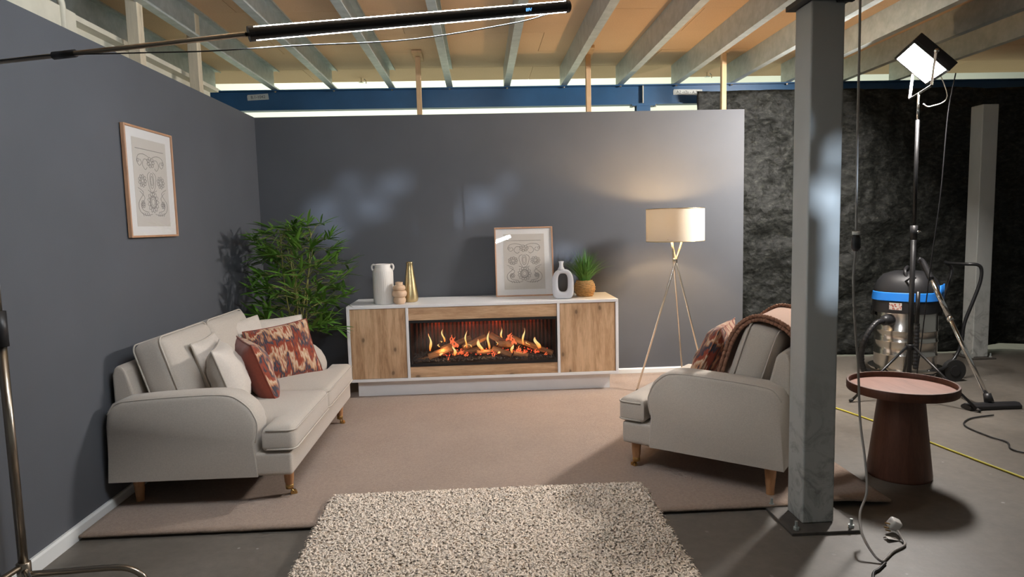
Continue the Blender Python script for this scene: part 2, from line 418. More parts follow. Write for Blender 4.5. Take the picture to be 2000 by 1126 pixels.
def smooth_path(pts, sub=6):
    pts = [Vector(p) for p in pts]; out = []
    for i in range(len(pts)-1):
        p0 = pts[max(i-1, 0)]; p1 = pts[i]; p2 = pts[i+1]; p3 = pts[min(i+2, len(pts)-1)]
        for k in range(sub):
            t = k/sub
            out.append(0.5*((2*p1)+(p2-p0)*t+(2*p0-5*p1+4*p2-p3)*t*t+(3*p1-p0-3*p2+p3)*t**3))
    out.append(pts[-1]); return out
def tag(o, label, cat, group=None):
    o['label'] = label; o['category'] = cat
    if group: o['group'] = group
    return o
def struct(o): o['kind'] = 'structure'; return o
def thing(name, label, cat, loc=(0, 0, 0), rotz=0, group=None):
    o = bpy.data.objects.new(name, None); COL.objects.link(o); o.empty_display_size = 0.1
    o.location = loc; o.rotation_euler = (0, 0, rotz)
    return tag(o, label, cat, group)
def obj_from(name, mesh, parent=None, mtx=None):
    o = bpy.data.objects.new(name, mesh); COL.objects.link(o)
    if parent is not None: o.parent = parent
    if mtx is not None: o.matrix_basis = mtx
    return o
def text_mesh(name, body, size, mt, parent, mtx):
    cu = bpy.data.curves.new(name, 'FONT'); cu.body = body; cu.size = size; cu.extrude = 0.0004; cu.align_x = 'CENTER'; cu.align_y = 'CENTER'
    t = bpy.data.objects.new(name, cu); COL.objects.link(t)
    dg = bpy.context.evaluated_depsgraph_get(); me = bpy.data.meshes.new_from_object(t.evaluated_get(dg))
    bpy.data.objects.remove(t, do_unlink=True)
    me.materials.clear(); me.materials.append(M[mt])
    return obj_from(name, me, parent, mtx)

XL, YB, WH = -1.97, 6.09, 2.44     # set walls

# ================================================================== STRUCTURE
struct(MB().span(-8, 12, -8, 13, -0.1, 0).build('floor', 'concrete'))
struct(MB().span(-8, 12, 7.05, 12, 0.0, 0.004).build('floor_bounce', 'bounce_floor'))  # slab added behind the set to bounce hall light onto the ceiling underside
struct(MB().span(XL-0.05, XL, 1.2, YB+0.05, 0, WH).build('wall_left', 'wall'))
struct(MB().span(XL, 2.4435, YB, YB+0.05, 0, WH).build('wall_back', 'wall'))
struct(MB().span(-7, 11, 12, 12.1, 0, 6).build('wall_far', 'far_wall'))
def skirting(name, prof_fn):
    return prof_fn
bb = MB(); prof = [(0, 0), (0.018, 0), (0.018, 0.062), (0.012, 0.072), (0, 0.072)]
bb.prism(prof, lambda a, z: (XL+a, 1.2, z), lambda a, z: (XL+a, YB, z)); struct(bb.build('baseboard_left', 'white_trim'))
bb = MB(); bb.prism(prof, lambda a, z: (XL+0.018, YB-a, z), lambda a, z: (2.4435, YB-a, z)); struct(bb.build('baseboard_back', 'white_trim'))

# ceiling: chipboard boards on galvanised joists
random.seed(4)
ceil = bpy.data.objects.new('ceiling', None); COL.objects.link(ceil); ceil.location = (0, 0, 3.03); struct(ceil)
bm_board = MB().box((0, 0, 0.009), (2.308, 0.598, 0.018)); first = None
for r_ in range(15):
    y = 7.5-0.3-r_*0.6
    for c_ in range(6):
        x = -5.2+c_*2.312+(1.156 if r_ % 2 else 0)
        if first is None: first = bm_board.build('ceiling_board', 'chip', ceil, bevel=0.002, seg=1); o = first
        else: o = obj_from('ceiling_board', first.data, ceil)
        o.location = (x, y, random.uniform(0, 0.0015))
jp = [(0, 0), (0.062, 0), (0.062, 0.014), (0.059, 0.014), (0.059, 0.003), (0.003, 0.003), (0.003, 0.197), (0.059, 0.197), (0.059, 0.186), (0.062, 0.186), (0.062, 0.2), (0, 0.2)]
jm = MB().prism(jp, lambda a, z: (a-0.031, -1.6, z), lambda a, z: (a-0.031, 6.94, z)); first = None
for k in range(15):
    x = -2.0-0.578+0.5775*k-1.155
    if first is None: first = jm.build('joist', 'galv', ceil); o = first
    else: o = obj_from('joist', first.data, ceil)
    o.location = (x, 0, 2.83-3.03)
    if k % 2 == 0: o.rotation_euler = (0, 0, 0)
# small bolts where the joists sit on the beam
bolt_m = None
# blue beam along the back, I section, two lengths
beam = thing('steel_beam', 'long dark blue steel beam running above the back wall under the joists', 'beam', (0, 6.9, 2.63))
ip = [(-0.05, 0), (0.05, 0), (0.05, 0.012), (0.005, 0.012), (0.005, 0.188), (0.05, 0.188), (0.05, 0.2), (-0.05, 0.2), (-0.05, 0.188), (-0.005, 0.188), (-0.005, 0.012), (-0.05, 0.012)]
for a, b_ in ((-4.5, 1.695), (1.70, 10)):
    MB().prism(ip, lambda y, z: (a, y, z), lambda y, z: (b_, y, z)).build('beam_length', 'blue_steel', beam)
MB().span(1.693, 1.702, -0.045, -0.01, 0.013, 0.187).build('splice_gap', 'cream_steel', beam)
bj = MB().lathe([(0.016, 0), (0.016, 0.006), (0.010, 0.006), (0.010, 0.014)], 8); first = None
for k in range(10):
    x = -2.0+0.5775*k
    if first is None: first = bj.build('bolt', 'chrome', beam); o = first
    else: o = obj_from('bolt', first.data, beam)
    o.location = (x, -0.035, 0.188); o.rotation_euler = (math.pi, 0, 0)
for x in (1.60, 1.66, 1.76, 1.82):
    o = obj_from('bolt', first.data, beam); o.location = (x, -0.03, 0.0); o.rotation_euler = (math.pi, 0, 0); o.scale = (1.5, 1.5, 2)
post = thing('blue_column', 'blue steel column rising behind the back wall to the beam splice', 'column', (1.70, 6.9, 0))
MB().prism([(x*1.0, z) for x, z in [(-0.07, -0.05), (0.07, -0.05), (0.07, -0.04), (0.004, -0.04), (0.004, 0.04), (0.07, 0.04), (0.07, 0.05), (-0.07, 0.05), (-0.07, 0.04), (-0.004, 0.04), (-0.004, -0.04), (-0.07, -0.04)]],
           lambda x, y: (x, y, 0.0), lambda x, y: (x, y, 2.615)).build('shaft', 'blue_steel', post)
MB().span(-0.12, 0.12, -0.06, 0.06, 2.615, 2.63).build('cap_plate', 'blue_steel', post)
# masking tape with pen marks on the beam
for (x0, x1, z, txt, lab, tilt) in ((-2.285, -2.075, 2.768, 'B.1-1042', 'grey tape strip with scribble at the left end of the blue beam', 0.04),
                                    (2.02, 2.325, 2.75, 'A2 -n2a - A.3 -', 'grey tape strip with scribble near the right wooden prop', -0.03)):
    t = MB(); w = (x1-x0)/2
    t.prism([(-w, -0.028), (w, -0.028), (w*0.96, 0.03), (-w*0.97, 0.027), (-w*1.02, 0.01)], lambda a, z_: (a, 0, z_), lambda a, z_: (a, 0.002, z_))
    o = t.build('tape_strip', 'tape'); o.location = ((x0+x1)/2, 6.89, z); o.rotation_euler = (0, -tilt, 0)
    tag(o, lab, 'tape')
    text_mesh('pen_writing', txt, 0.04, 'marker', o, Matrix.Translation((0, -0.0008, 0)) @ Matrix.Rotation(R(90), 4, 'X'))

# black crinkled curtain along the right of the hall
def curtain():
    mb = MB(); NX, NZ = 240, 90; P = []
    for j in range(NZ+1):
        row = []
        for i in range(NX+1):
            x = 2.2+7.0*i/NX; tz = j/NZ
            z0 = 0.012+max(0, min(1, (x-5.1)/0.4))*0.045
            z = z0+(2.72-z0)*tz
            p = Vector((x*1.1, z*1.3, 3.1))
            d = 0.10*noise.noise(p*0.9)+0.09*abs(noise.noise(p*2.1))+0.05*abs(noise.noise(p*4.6+Vector((3, 7, 1))))+0.024*abs(noise.noise(p*11))
            d += 0.03*math.sin(x*6+2*noise.noise(p))*(0.5+0.5*tz)
            row.append((x, 6.66+d-0.08*(1-tz), z))
        P.append(row)
    mb.grid(P)
    o = mb.build('black_curtain', 'curtain', smooth=True)
    s = o.modifiers.new('thick', 'SOLIDIFY'); s.thickness = 0.004
    return tag(o, 'black crinkled cloth curtain hanging from the beam behind the vacuum cleaner', 'curtain')
curtain()

# columns
def column(name, label, x, y, size, h, plate):
    c = thing(name, label, 'column', (x, y, 0))
    MB().span(-size/2, size/2, -size/2, size/2, 0.015, h).build('shaft', 'column', c, bevel=0.008, seg=3)
    pl = MB().span(-plate/2, plate/2, -plate/2, plate/2, 0, 0.015).build('base_plate', 'black_metal' if plate < 0 else 'galv_dark', c, bevel=0.002, seg=1)
    bm_ = MB().lathe([(0.014, 0), (0.014, 0.012), (0.007, 0.012), (0.007, 0.04)], 6); f = None
    for sx in (-1, 1):
        for sy in (-1, 1):
            if f is None: f = bm_.build('anchor_bolt', 'galv', c); o = f
            else: o = obj_from('anchor_bolt', f.data, c)
            o.location = (sx*(plate/2-0.035), sy*(plate/2-0.035), 0.015)
    return c
M['galv_dark'] = mat('dark_dusty_steel', (0.10, 0.09, 0.08), 0.6, 0.3, var=0.3, vscale=12)
c1 = column('steel_column', 'grey painted square steel column standing in front of the armchair', 1.545, 3.005, 0.152, 2.388, 0.33)
MB().span(-0.11, 0.11, -0.10, 0.10, 2.388, 2.41).build('cap_plate', 'black_metal', c1)
MB().prism([(0.0, 2.45), (0.03, 2.372), (0.10, 2.372), (0.14, 2.45)], lambda a, z: (a, -0.105, z), lambda a, z: (a, -0.085, z)).build('cap_bracket', 'black_metal', c1)
MB().span(-0.06, 0.06, -0.06, 0.06, 2.41, 2.83).build('upper_stub', 'black_metal', c1)
column('steel_column', 'grey square steel column against the black curtain beyond the vacuum cleaner', 4.93, 6.36, 0.16, 2.48, 0.26)

# timber props between set walls and ceiling
def prop(x, y, ztop, w, label, mt, head=None, tilt=0, z0=0.0):
    p = thing('timber_prop', label, 'prop', (x, y, 0), group='timber props above the set walls')
    MB().span(-w/2, w/2, -w/2, w/2, z0, ztop).build('post', mt, p, bevel=0.003, seg=1)
    if head:
        L, wd, ang = head
        MB().box((0, 0, ztop+0.0115), (wd, L, 0.023), Matrix.Rotation(ang, 3, 'Z')).build('head_plate', mt, p, bevel=0.002, seg=1)
    return p
prop(-0.535, 6.36, 3.004, 0.046, 'leftmost wooden prop rising over the back wall above the white jug', 'timber', (0.34, 0.09, 0.02))
prop(1.052, 6.36, 3.004, 0.046, 'middle wooden prop rising over the back wall above the potted grass', 'timber', (0.52, 0.09, -0.10))
prop(2.345, 6.36, 3.004, 0.046, 'right wooden prop at the end of the back wall above the floor lamp', 'timber', (0.50, 0.09, -0.22))
prop(-2.06, 4.27, 3.028, 0.07, 'nearer pale wooden prop rising over the left wall', 'timber_pale')
prop(-2.06, 5.12, 3.028, 0.07, 'farther pale wooden prop rising over the left wall near the corner', 'timber_pale')

# cream channel and conduit behind the left wall
ch = thing('cable_trunking', 'cream painted steel channel running along behind the left wall top', 'trunking', (-2.2, 4.2, 2.44))
MB().prism([(0, 0), (0.03, 0), (0.03, 0.16), (0.10, 0.16), (0.10, 0.19), (0, 0.19)], lambda a, z: (a-0.05, -0.4, z), lambda a, z: (a-0.05, 1.58, z)).build('channel', 'cream_steel', ch)
MB().span(-0.02, 0.10, -1.05, -0.47, -0.02, 0.17).build('end_box', 'cream_steel', ch, bevel=0.004)
for yb_ in (-0.2, 0.3, 0.8, 1.3):
    MB().span(-0.3, -0.05, yb_-0.02, yb_+0.02, -0.02, 0.02).build('bracket', 'cream_steel', ch)
cd = MB().tube(smooth_path([(-2.13, 2.4, 2.70), (-2.13, 3.3, 2.70), (-2.12, 3.52, 2.69), (-2.10, 3.60, 2.64), (-2.10, 3.61, 2.56), (-2.10, 3.61, 2.46)], 6), 0.017, 10).build('conduit_pipe', 'cream_steel', None, True)
tag(cd, 'cream conduit pipe bending down behind the left wall top', 'pipe')

# sprinkler fittings under the boards
for (x, y, lab) in ((-1.22, 7.30, 'small metal sprinkler fitting under the boards at the left'), (2.50, 7.27, 'small metal sprinkler fitting under the boards above the right prop')):
    s = thing('sprinkler_head', lab, 'fitting', (x, y, 3.03), group='sprinkler fittings')
    MB().tube([(0, 0, 0), (0, 0, -0.05)], 0.008, 8).build('stem', 'chrome', s)
    MB().lathe([(0.028, -0.052), (0.030, -0.048), (0.008, -0.045)], 14).build('deflector', 'chrome', s)
    MB().tube([(0.03, 0, -0.012), (0.05, 0, -0.03), (0.05, 0, -0.06)], 0.005, 6).build('bracket', 'chrome', s)

# ================================================================== CARPET + RUG
def carpet():
    mb = MB(); NX, NY = 120, 60; P = []
    random.seed(2)
    x0, x1, y0, y1 = XL+0.02, 2.02, 3.12, YB-0.02
    for j in range(NY+1):
        row = []
        for i in range(NX+1):
            x = x0+(x1-x0)*i/NX; y = y0+(y1-y0)*j/NY
            z = 0.013+0.0015*noise.noise(Vector((x*2, y*2, 0)))
            lift = 0.018*math.exp(-((x-1.75)/0.16)**2)*max(0, 1-(y-y0)/0.4)
            if j == 0: y += 0.006*noise.noise(Vector((x*14, 1, 0)))
            row.append((x, y, z+lift))
        P.append(row)
    mb.grid(P)
    o = mb.build('carpet', 'carpet', smooth=True)
    s = o.modifiers.new('thick', 'SOLIDIFY'); s.thickness = 0.012; s.offset = -1
    tag(o, 'large beige fitted carpet piece covering the set floor', 'carpet')
carpet()
def rug():
    x0, x1, y0, y1, zb = -0.80, 0.81, 1.75, 3.41, 0.016
    root = thing('shaggy_rug', 'thick cream shaggy rug lying in the foreground over the carpet edge', 'rug', (0, 2.6, 0))
    b = rbox(x1-x0, y1-y0, 0.034, 0.012, 0, 10)
    o = b.build('backing', 'rug', root, True); o.location = ((x0+x1)/2, (y0+y1)/2-2.6, zb+0.019)
    rng = np.random.default_rng(7); step = 0.0086
    gx, gy = np.meshgrid(np.arange(x0, x1, step), np.arange(y0, y1, step))
    bx = (gx+rng.uniform(-.5, .5, gx.shape)*step).ravel(); by = (gy+rng.uniform(-.5, .5, gx.shape)*step).ravel()
    n = len(bx); th = rng.uniform(0, 2*np.pi, n)
    lean = rng.uniform(0.006, 0.024, n); h = rng.uniform(0.022, 0.033, n)
    out = np.zeros((n, 4, 3)); r0 = rng.uniform(0.0055, 0.0078, n)
    # edge tufts lean outwards
    edge = np.minimum(np.minimum(bx-x0, x1-bx), np.minimum(by-y0, y1-by)) < 0.02
    ox = np.where(bx-x0 < 0.02, -1, np.where(x1-bx < 0.02, 1, 0)); oy = np.where(y1-by < 0.02, 1, 0)
    th = np.where(edge, np.arctan2(oy, ox)+rng.uniform(-.7, .7, n), th)
    h = np.where(edge, h*0.75, h)
    dx, dy = np.cos(th), np.sin(th)
    for k, (a, t, cv) in enumerate(((0, 0, 0), (0.25, 0.55, 0), (0.75, 0.95, 0.3), (1.35, 0.85, 0.7))):
        tw = rng.uniform(-1, 1, n)*0.004*k
        out[:, k, 0] = bx+dx*lean*a-dy*tw; out[:, k, 1] = by+dy*lean*a+dx*tw; out[:, k, 2] = zb+0.016+h*t
    rr = np.array([0.9, 1.0, 1.0, 0.72]); V = np.zeros((n, 4, 3, 3))
    for k in range(4):
        for s in range(3):
            a = th+s*2*np.pi/3
            V[:, k, s, 0] = out[:, k, 0]+np.cos(a)*r0*rr[k]; V[:, k, s, 1] = out[:, k, 1]+np.sin(a)*r0*rr[k]
            V[:, k, s, 2] = out[:, k, 2]+(0.35*r0*np.cos(a-th)*(-1 if k > 1 else 0))
    V[:, :, :, 1] -= 2.6
    base = (np.arange(n)*12)[:, None]
    fl = []
    for k in range(3):
        for s in range(3):
            s2 = (s+1) % 3
            fl.append(np.concatenate([base+k*3+s, base+k*3+s2, base+(k+1)*3+s2, base+(k+1)*3+s], 1))
    F = np.concatenate(fl, 0)
    me = bpy.data.meshes.new('pile'); me.vertices.add(n*12); me.vertices.foreach_set('co', V.astype(np.float32).ravel())
    me.loops.add(F.size); me.loops.foreach_set('vertex_index', F.astype(np.int32).ravel())
    me.polygons.add(len(F)); me.polygons.foreach_set('loop_start', np.arange(0, F.size, 4, dtype=np.int32))
    me.polygons.foreach_set('use_smooth', np.ones(len(F), bool)); me.update(calc_edges=True)
    me.materials.append(M['rug'])
    o = obj_from('pile', me, root); o['kind'] = 'stuff'
rug()

# ================================================================== SOFAS
def make_leg(parent, x, y, h, castor, ang=0):
    if castor:
        prof = [(0.019, 0.055), (0.021, 0.06), (0.021, 0.075), (0.024, 0.085), (0.026, 0.12), (0.030, h)]
    else:
        prof = [(0.020, 0.0), (0.022, 0.05), (0.026, 0.085), (0.024, 0.09), (0.027, 0.10), (0.032, h)]
    leg = MB().lathe(prof, 16).build('leg', 'leg_wood', parent, 'auto'); leg.location = (x, y, 0)
    if castor:
        c = MB().lathe([(0.021, 0.045), (0.022, 0.068), (0.019, 0.07)], 14)
        for s in (-1, 1): c.tube([(s*0.011, 0.0, 0.052), (s*0.011, 0.018, 0.030), (s*0.011, 0.022, 0.018)], 0.004, 6)
        xform(c, Matrix.Rotation(ang, 4, 'Z')); c.build('castor_fork', 'brass', leg, True)
        wv = MB().tube([(-0.009, 0.02, 0.018), (0.009, 0.02, 0.018)], 0.018, 14); xform(wv, Matrix.Rotation(ang, 4, 'Z')); wv.build('castor_wheel', 'brass', leg)
def rect_loop(hx, hy, z, r, n=5):
    pts = []
    for cx, cy, a0 in ((hx-r, hy-r, 0), (-hx+r, hy-r, 90), (-hx+r, -hy+r, 180), (hx-r, -hy+r, 270)):
        for k in range(n+1):
            a = R(a0+90*k/n); pts.append((cx+r*math.cos(a), cy+r*math.sin(a), z))
    return pts
def t_cushion(x0, x1, y0, y1, ye, xl, xr, z0, th, r, crown):
    """seat cushion whose front reaches sideways in front of the arm(s)"""
    def dense(a, b, n):
        e = [a+r*(1-math.cos(t_)) for t_ in np.linspace(0, math.pi/2, 5)]; f_ = [b-(v-a) for v in reversed(e)]
        return e+list(np.linspace(e[-1], f_[0], n+2))[1:-1]+f_
    X = dense(x0, x1, 8); 
    if xl is not None: X = [v for v in dense(xl, x0, 3)]+X[1:]
    if xr is not None: X = X[:-1]+dense(x1, xr, 3)
    Y = dense(y0, ye, 6)[:-1]+dense(ye, y1, 4)
    L_ = xl if xl is not None else x0; R_ = xr if xr is not None else x1; eps = 1e-6
    def inside(x, y): return (x0-eps <= x <= x1+eps and y0-eps <= y <= y1+eps) or (L_-eps <= x <= R_+eps and ye-eps <= y <= y1+eps)
    def dist(x, y):
        d = min(y1-y, y-y0 if x0 <= x <= x1 else 9)
        if y > ye:
            d = min(d, x-L_, R_-x)
            if x < x0: d = min(d, y-ye)
            elif x > x1: d = min(d, y-ye)
            else:
                if xl is not None: d = min(d, math.hypot(x-x0, y-ye))
                if xr is not None: d = min(d, math.hypot(x1-x, y-ye))
        else: d = min(d, x-x0, x1-x)
        return max(0, d)
    cz = z0+th/2; idx = {}; vs = []; fs = []; edges = {}
    def vert(i, j, s_):
        k_ = (i, j, s_)
        if k_ not in idx:
            x, y = X[i], Y[j]; d = dist(x, y); t_ = min(d, r); h = (th/2-r)+math.sqrt(max(0, r*r-(r-t_)**2))
            if s_ > 0: h += crown*(1-math.exp(-d/0.10))
            rc = 0.035
            for xc, sg in ((L_, -1), (R_, 1)):
                u = sg*(x-(xc-sg*rc)); v = y-(y1-rc)
                if u > 0 and v > 0:
                    f_ = max(u, v)/math.hypot(u, v); x = xc-sg*rc+sg*u*f_; y = y1-rc+v*f_
            idx[k_] = len(vs); vs.append((x, y, cz+s_*h))
        return idx[k_]
    for i in range(len(X)-1):
        for j in range(len(Y)-1):
            if not inside((X[i]+X[i+1])/2, (Y[j]+Y[j+1])/2): continue
            q_ = [(i, j), (i+1, j), (i+1, j+1), (i, j+1)]
            fs.append(tuple(vert(*c_, 1) for c_ in q_)); fs.append(tuple(vert(*c_, -1) for c_ in reversed(q_)))
            for k_ in range(4):
                e = (q_[k_], q_[(k_+1) % 4]); er = (e[1], e[0])
                if er in edges: edges.pop(er)
                else: edges[e] = 1
    for a_, b_ in edges: fs.append((vert(*b_, 1), vert(*a_, 1), vert(*a_, -1), vert(*b_, -1)))
    return MB().add(vs, fs)
def make_sofa(name, label, cat, loc, rotz, Wd, D, n_seat, n_back, leg_in, back_tilt=17):
    T = thing(name, label, cat, loc, rotz)
    hb = 0.165; hw, hd = Wd/2, D/2; aw = 0.165
    # base rail
    b = rbox(Wd-0.012, D-0.02, 0.125, 0.018, 0, 6); xform(b, Matrix.Translation((0, 0.0, hb+0.0625)))
    b.build('base_rail', 'fabric', T, True)
    MB().span(-hw+0.03, hw-0.03, -hd+0.03, hd-0.04, hb-0.004, hb+0.004).build('underside', 'dark_weave', T)
    # arms
    q = D/0.95
    ap = [(-0.475*q, hb), (-0.478*q, 0.47), (-0.468*q, 0.53), (-0.44*q, 0.57), (-0.38*q, 0.594), (-0.2*q, 0.606), (0.0, 0.613), (0.10*q, 0.613), (0.17*q, 0.604), (0.225*q, 0.578),
          (0.268*q, 0.538), (0.295*q, 0.488), (0.305*q, 0.44), (0.30*q, 0.39), (0.287*q, 0.345), (0.285*q, hb)]
    for s in (-1, 1):
        x0, x1 = s*(hw-aw), s*hw
        # arm cross-section: slices across the width with rounded shoulders
        mb = MB(); sl = [(0, 0.03), (0.012, 0.012), (0.035, 0.0), (aw-0.035, 0.0), (aw-0.012, 0.012), (aw, 0.03)]
        cy, cz = -0.05*q, 0.36
        rows = []
        for t, ins in sl:
            row = []
            for (y, z) in ap:
                up = max(0, min(1, (z-hb)/0.22))
                dy = y-cy; dz = z-cz
                yy = y-ins*(1 if y > 0.2 else (-1 if y < -0.42*q else 0))*up*0.8
                zz = z-ins*up*(1 if z > 0.45 else 0)
                row.append((x0+(x1-x0)*t/aw, yy, zz))
            rows.append(row)
        n = len(ap); vs = [p for r_ in rows for p in r_]; fs = []
        for i in range(len(sl)-1):
            for k in range(n):
                fs.append((i*n+k, i*n+(k+1) % n, (i+1)*n+(k+1) % n, (i+1)*n+k))
        fs.append(tuple(range(n))); fs.append(tuple((len(sl)-1)*n+k for k in range(n-1, -1, -1)))
        arm = mb.add(vs, fs).build('arm', 'fabric', T, 'auto')
        pp = MB()
        for idx in (1, len(sl)-2):
            pp.tube(smooth_path(rows[idx][2:-1], 3), 0.004, 6)
        pp.build('piping', 'fabric', arm, True)
    # back frame
    bt = R(back_tilt)
    bp = [(-hd+0.0, hb), (-hd-0.0, 0.70), (-hd+0.012, 0.735), (-hd+0.03, 0.752), (-hd+0.055, 0.745), (-hd+0.072, 0.72), (-hd+0.15, 0.40), (-hd+0.15, hb)]
    mb = MB().prism(bp, lambda y, z: (-hw+0.11, y, z), lambda y, z: (hw-0.11, y, z))
    mb.build('back_frame', 'fabric', T, False, bevel=0.022, seg=3)
    # seat cushions, reaching in front of the arms
    x_in = hw-aw-0.004; sz0, th = 0.292, 0.128
    wseat = 2*x_in/n_seat
    for k in range(n_seat):
        cx = -x_in+wseat*(k+0.5); y0 = -hd+0.20; y1 = hd+0.012
        ears = []
        if k == 0: ears.append(-1)
        if k == n_seat-1: ears.append(1)
        mb = t_cushion(cx-wseat/2+0.002, cx+wseat/2-0.002, y0, y1, 0.318*q, -hw+0.002 if -1 in ears else None, hw-0.002 if 1 in ears else None, sz0, th, 0.03, 0.032)
        c = mb.build('seat_cushion', 'fabric', T, True)
        p = MB(); xa = cx-wseat/2+0.004; xb = cx+wseat/2-0.004
        if -1 in ears: xa = -hw+0.002
        if 1 in ears: xb = hw-0.002
        for z in (sz0+0.014, sz0+th-0.014):
            path = [(xa, 0.34*q, z), (xa, y1-0.03, z), (xa+0.012, y1-0.008, z), (xa+0.035, y1+0.001, z), (xb-0.035, y1+0.001, z), (xb-0.012, y1-0.008, z), (xb, y1-0.03, z), (xb, 0.34*q, z)]
            p.tube(path, 0.0048, 6)
        p.build('piping', 'fabric', c, True)
    # back cushions
    wb = 2*x_in/n_back
    for k in range(n_back):
        cx = -x_in+wb*(k+0.5); hh = 0.455; tk = 0.18
        mb = rbox(wb-0.006, hh, tk, 0.05, 0.045, 9, 0.03, 0.02)
        # stand it up: local y -> up, local z -> front
        mx = Matrix.Translation((cx, -hd+0.215, 0.415+hh/2)) @ Matrix.Rotation(bt, 4, 'X') @ Matrix.Rotation(R(90), 4, 'X') @ Matrix.Rotation(math.pi, 4, 'Y')
        xform(mb, mx); c = mb.build('back_cushion', 'fabric', T, True)
        p = MB()
        for zz in (tk/2-0.018, -tk/2+0.018):
            p.tube([mx @ Vector(v) for v in rect_loop((wb-0.006)/2+0.001, hh/2+0.001, zz, 0.05)], 0.0046, 6, closed=True)
        p.build('piping', 'fabric', c, True)
    for sx in (-1, 1):
        make_leg(T, sx*(hw-leg_in), hd-0.07, hb, True, R(20*sx))
        make_leg(T, sx*(hw-leg_in), -hd+0.08, hb, False)
    return T
make_sofa('sofa', 'cream two-seat sofa with low curved arms and brass castors by the left wall', 'sofa', (-1.47, 4.165, 0.014), R(-90), 1.57, 0.94, 2, 2, 0.14)
ACL = (1.458, 3.852, 0.014); ACR = R(52.0)
make_sofa('armchair', 'wide cream armchair with blush throw turned towards the fireplace', 'armchair', ACL, ACR, 1.08, 0.90, 1, 1, 0.07)

# ------------------------------------------------------------------ cushions
def pillow(name, label, w, h, t, center, wdir, updir, front, back=None, flange=0.0, seed=0, group=None):
    N = 26; rng = random.Random(seed); off = rng.uniform(0, 50)
    root = None
    def surf(sgn):
        P = []
        for j in range(N+1):
            row = []
            v = -1+2*j/N
            for i in range(N+1):
                u = -1+2*i/N
                k = max(0, (1-abs(u)**2.6))*max(0, (1-abs(v)**2.6))
                z = sgn*(t/2)*k**0.55
                pinch_x = 1-0.07*(1-v*v)*(abs(u)**2)
                x = u*w/2*(1-0.055*(1-v**2)*abs(u)); y = v*h/2*(1-0.055*(1-u**2)*abs(v))
                nz = noise.noise(Vector((u*2.3+off, v*2.3, sgn*3)))*0.012*k**0.4+noise.noise(Vector((u*5+off, v*6, sgn*3+9)))*0.005*k**0.3
                row.append((x, y, z+nz*(1 if k > 0 else 0)))
            P.append(row)
        return P
    a = surf(1); b = surf(-1)
    wv = Vector(wdir).normalized(); uv = Vector(updir); uv = (uv-wv*uv.dot(wv)).normalized(); nv = wv.cross(uv)
    mx = Matrix((wv, uv, nv)).transposed().to_4x4(); mx.translation = Vector(center)
    mf = MB().grid(a); mbk = MB().grid(b)
    T = thing(name, label, 'cushion', group=group); T.matrix_world = mx
    fo = mf.build('front_panel', front, T, True, fix=False)
    bo = MB(); bo.v = mbk.v; bo.f = [tuple(reversed(f)) for f in mbk.f]
    bo.build('back_panel', back or front, T, True, fix=False)
    edge = [a[0][i] for i in range(N)]+[a[j][N] for j in range(N)]+[a[N][N-i] for i in range(N)]+[a[N-j][0] for j in range(N)]
    MB().tube(edge, 0.004 if not flange else 0.0055, 6, closed=True).build('seam', back or front, T, True)
    return T
G = 'scatter cushions on the sofa'
pillow('scatter_cushion', 'plain cream cushion standing nearest to the near sofa arm', 0.42, 0.39, 0.19, (-1.46, 3.80, 0.62), (-0.27, 0.96, 0), (-0.30, -0.05, 0.95), 'cushion_cream', 'fabric', 1, 1, G)
pillow('scatter_cushion', 'cream cushion half hidden behind the nearest plain cushion', 0.42, 0.40, 0.11, (-1.575, 3.92, 0.64), (-0.08, 1, 0), (-0.32, 0.02, 0.95), 'cushion_cream', 'fabric', 1, 2, G)
pillow('scatter_cushion', 'rust patterned cushion seen edge-on between the cream cushions and the wide patterned one', 0.42, 0.40, 0.17, (-1.38, 4.03, 0.605), (-0.50, 0.86, 0), (-0.33, -0.08, 0.93), 'ikat', 'rust', 0, 3, G)
pillow('scatter_cushion', 'wide rust and navy patterned cushion facing the camera at the far sofa end', 0.46, 0.385, 0.13, (-1.365, 4.53, 0.62), (0.74, 0.66, 0.08), (-0.30, 0.22, 0.93), 'ikat', 'rust', 0, 4, G)
pillow('scatter_cushion', 'cream cushion leaning on the back behind the wide patterned cushion', 0.44, 0.42, 0.12, (-1.60, 4.53, 0.65), (0.30, 0.95, 0), (-0.36, 0.05, 0.93), 'cushion_cream', 'fabric', 1, 5, G)
pillow('scatter_cushion', 'cream cushion in the far sofa corner closest to the potted bamboo', 0.44, 0.42, 0.10, (-1.47, 4.74, 0.625), (0.80, 0.6, 0), (-0.34, 0.25, 0.92), 'cushion_cream', 'fabric', 1, 6, G)
# armchair frame helpers
AM = Matrix.Translation(ACL) @ Matrix.Rotation(ACR, 4, 'Z')
def aw_(p): return AM @ Vector(p)
def ad_(d): return AM.to_3x3() @ Vector(d)
pillow('scatter_cushion', 'dark rust patterned cushion leaning on the armchair back', 0.44, 0.44, 0.15, aw_((-0.10, 0.065, 0.63)), ad_((1, 0.12, 0)), ad_((0, -0.42, 0.9)), 'ikat', 'ikat', 0, 8)
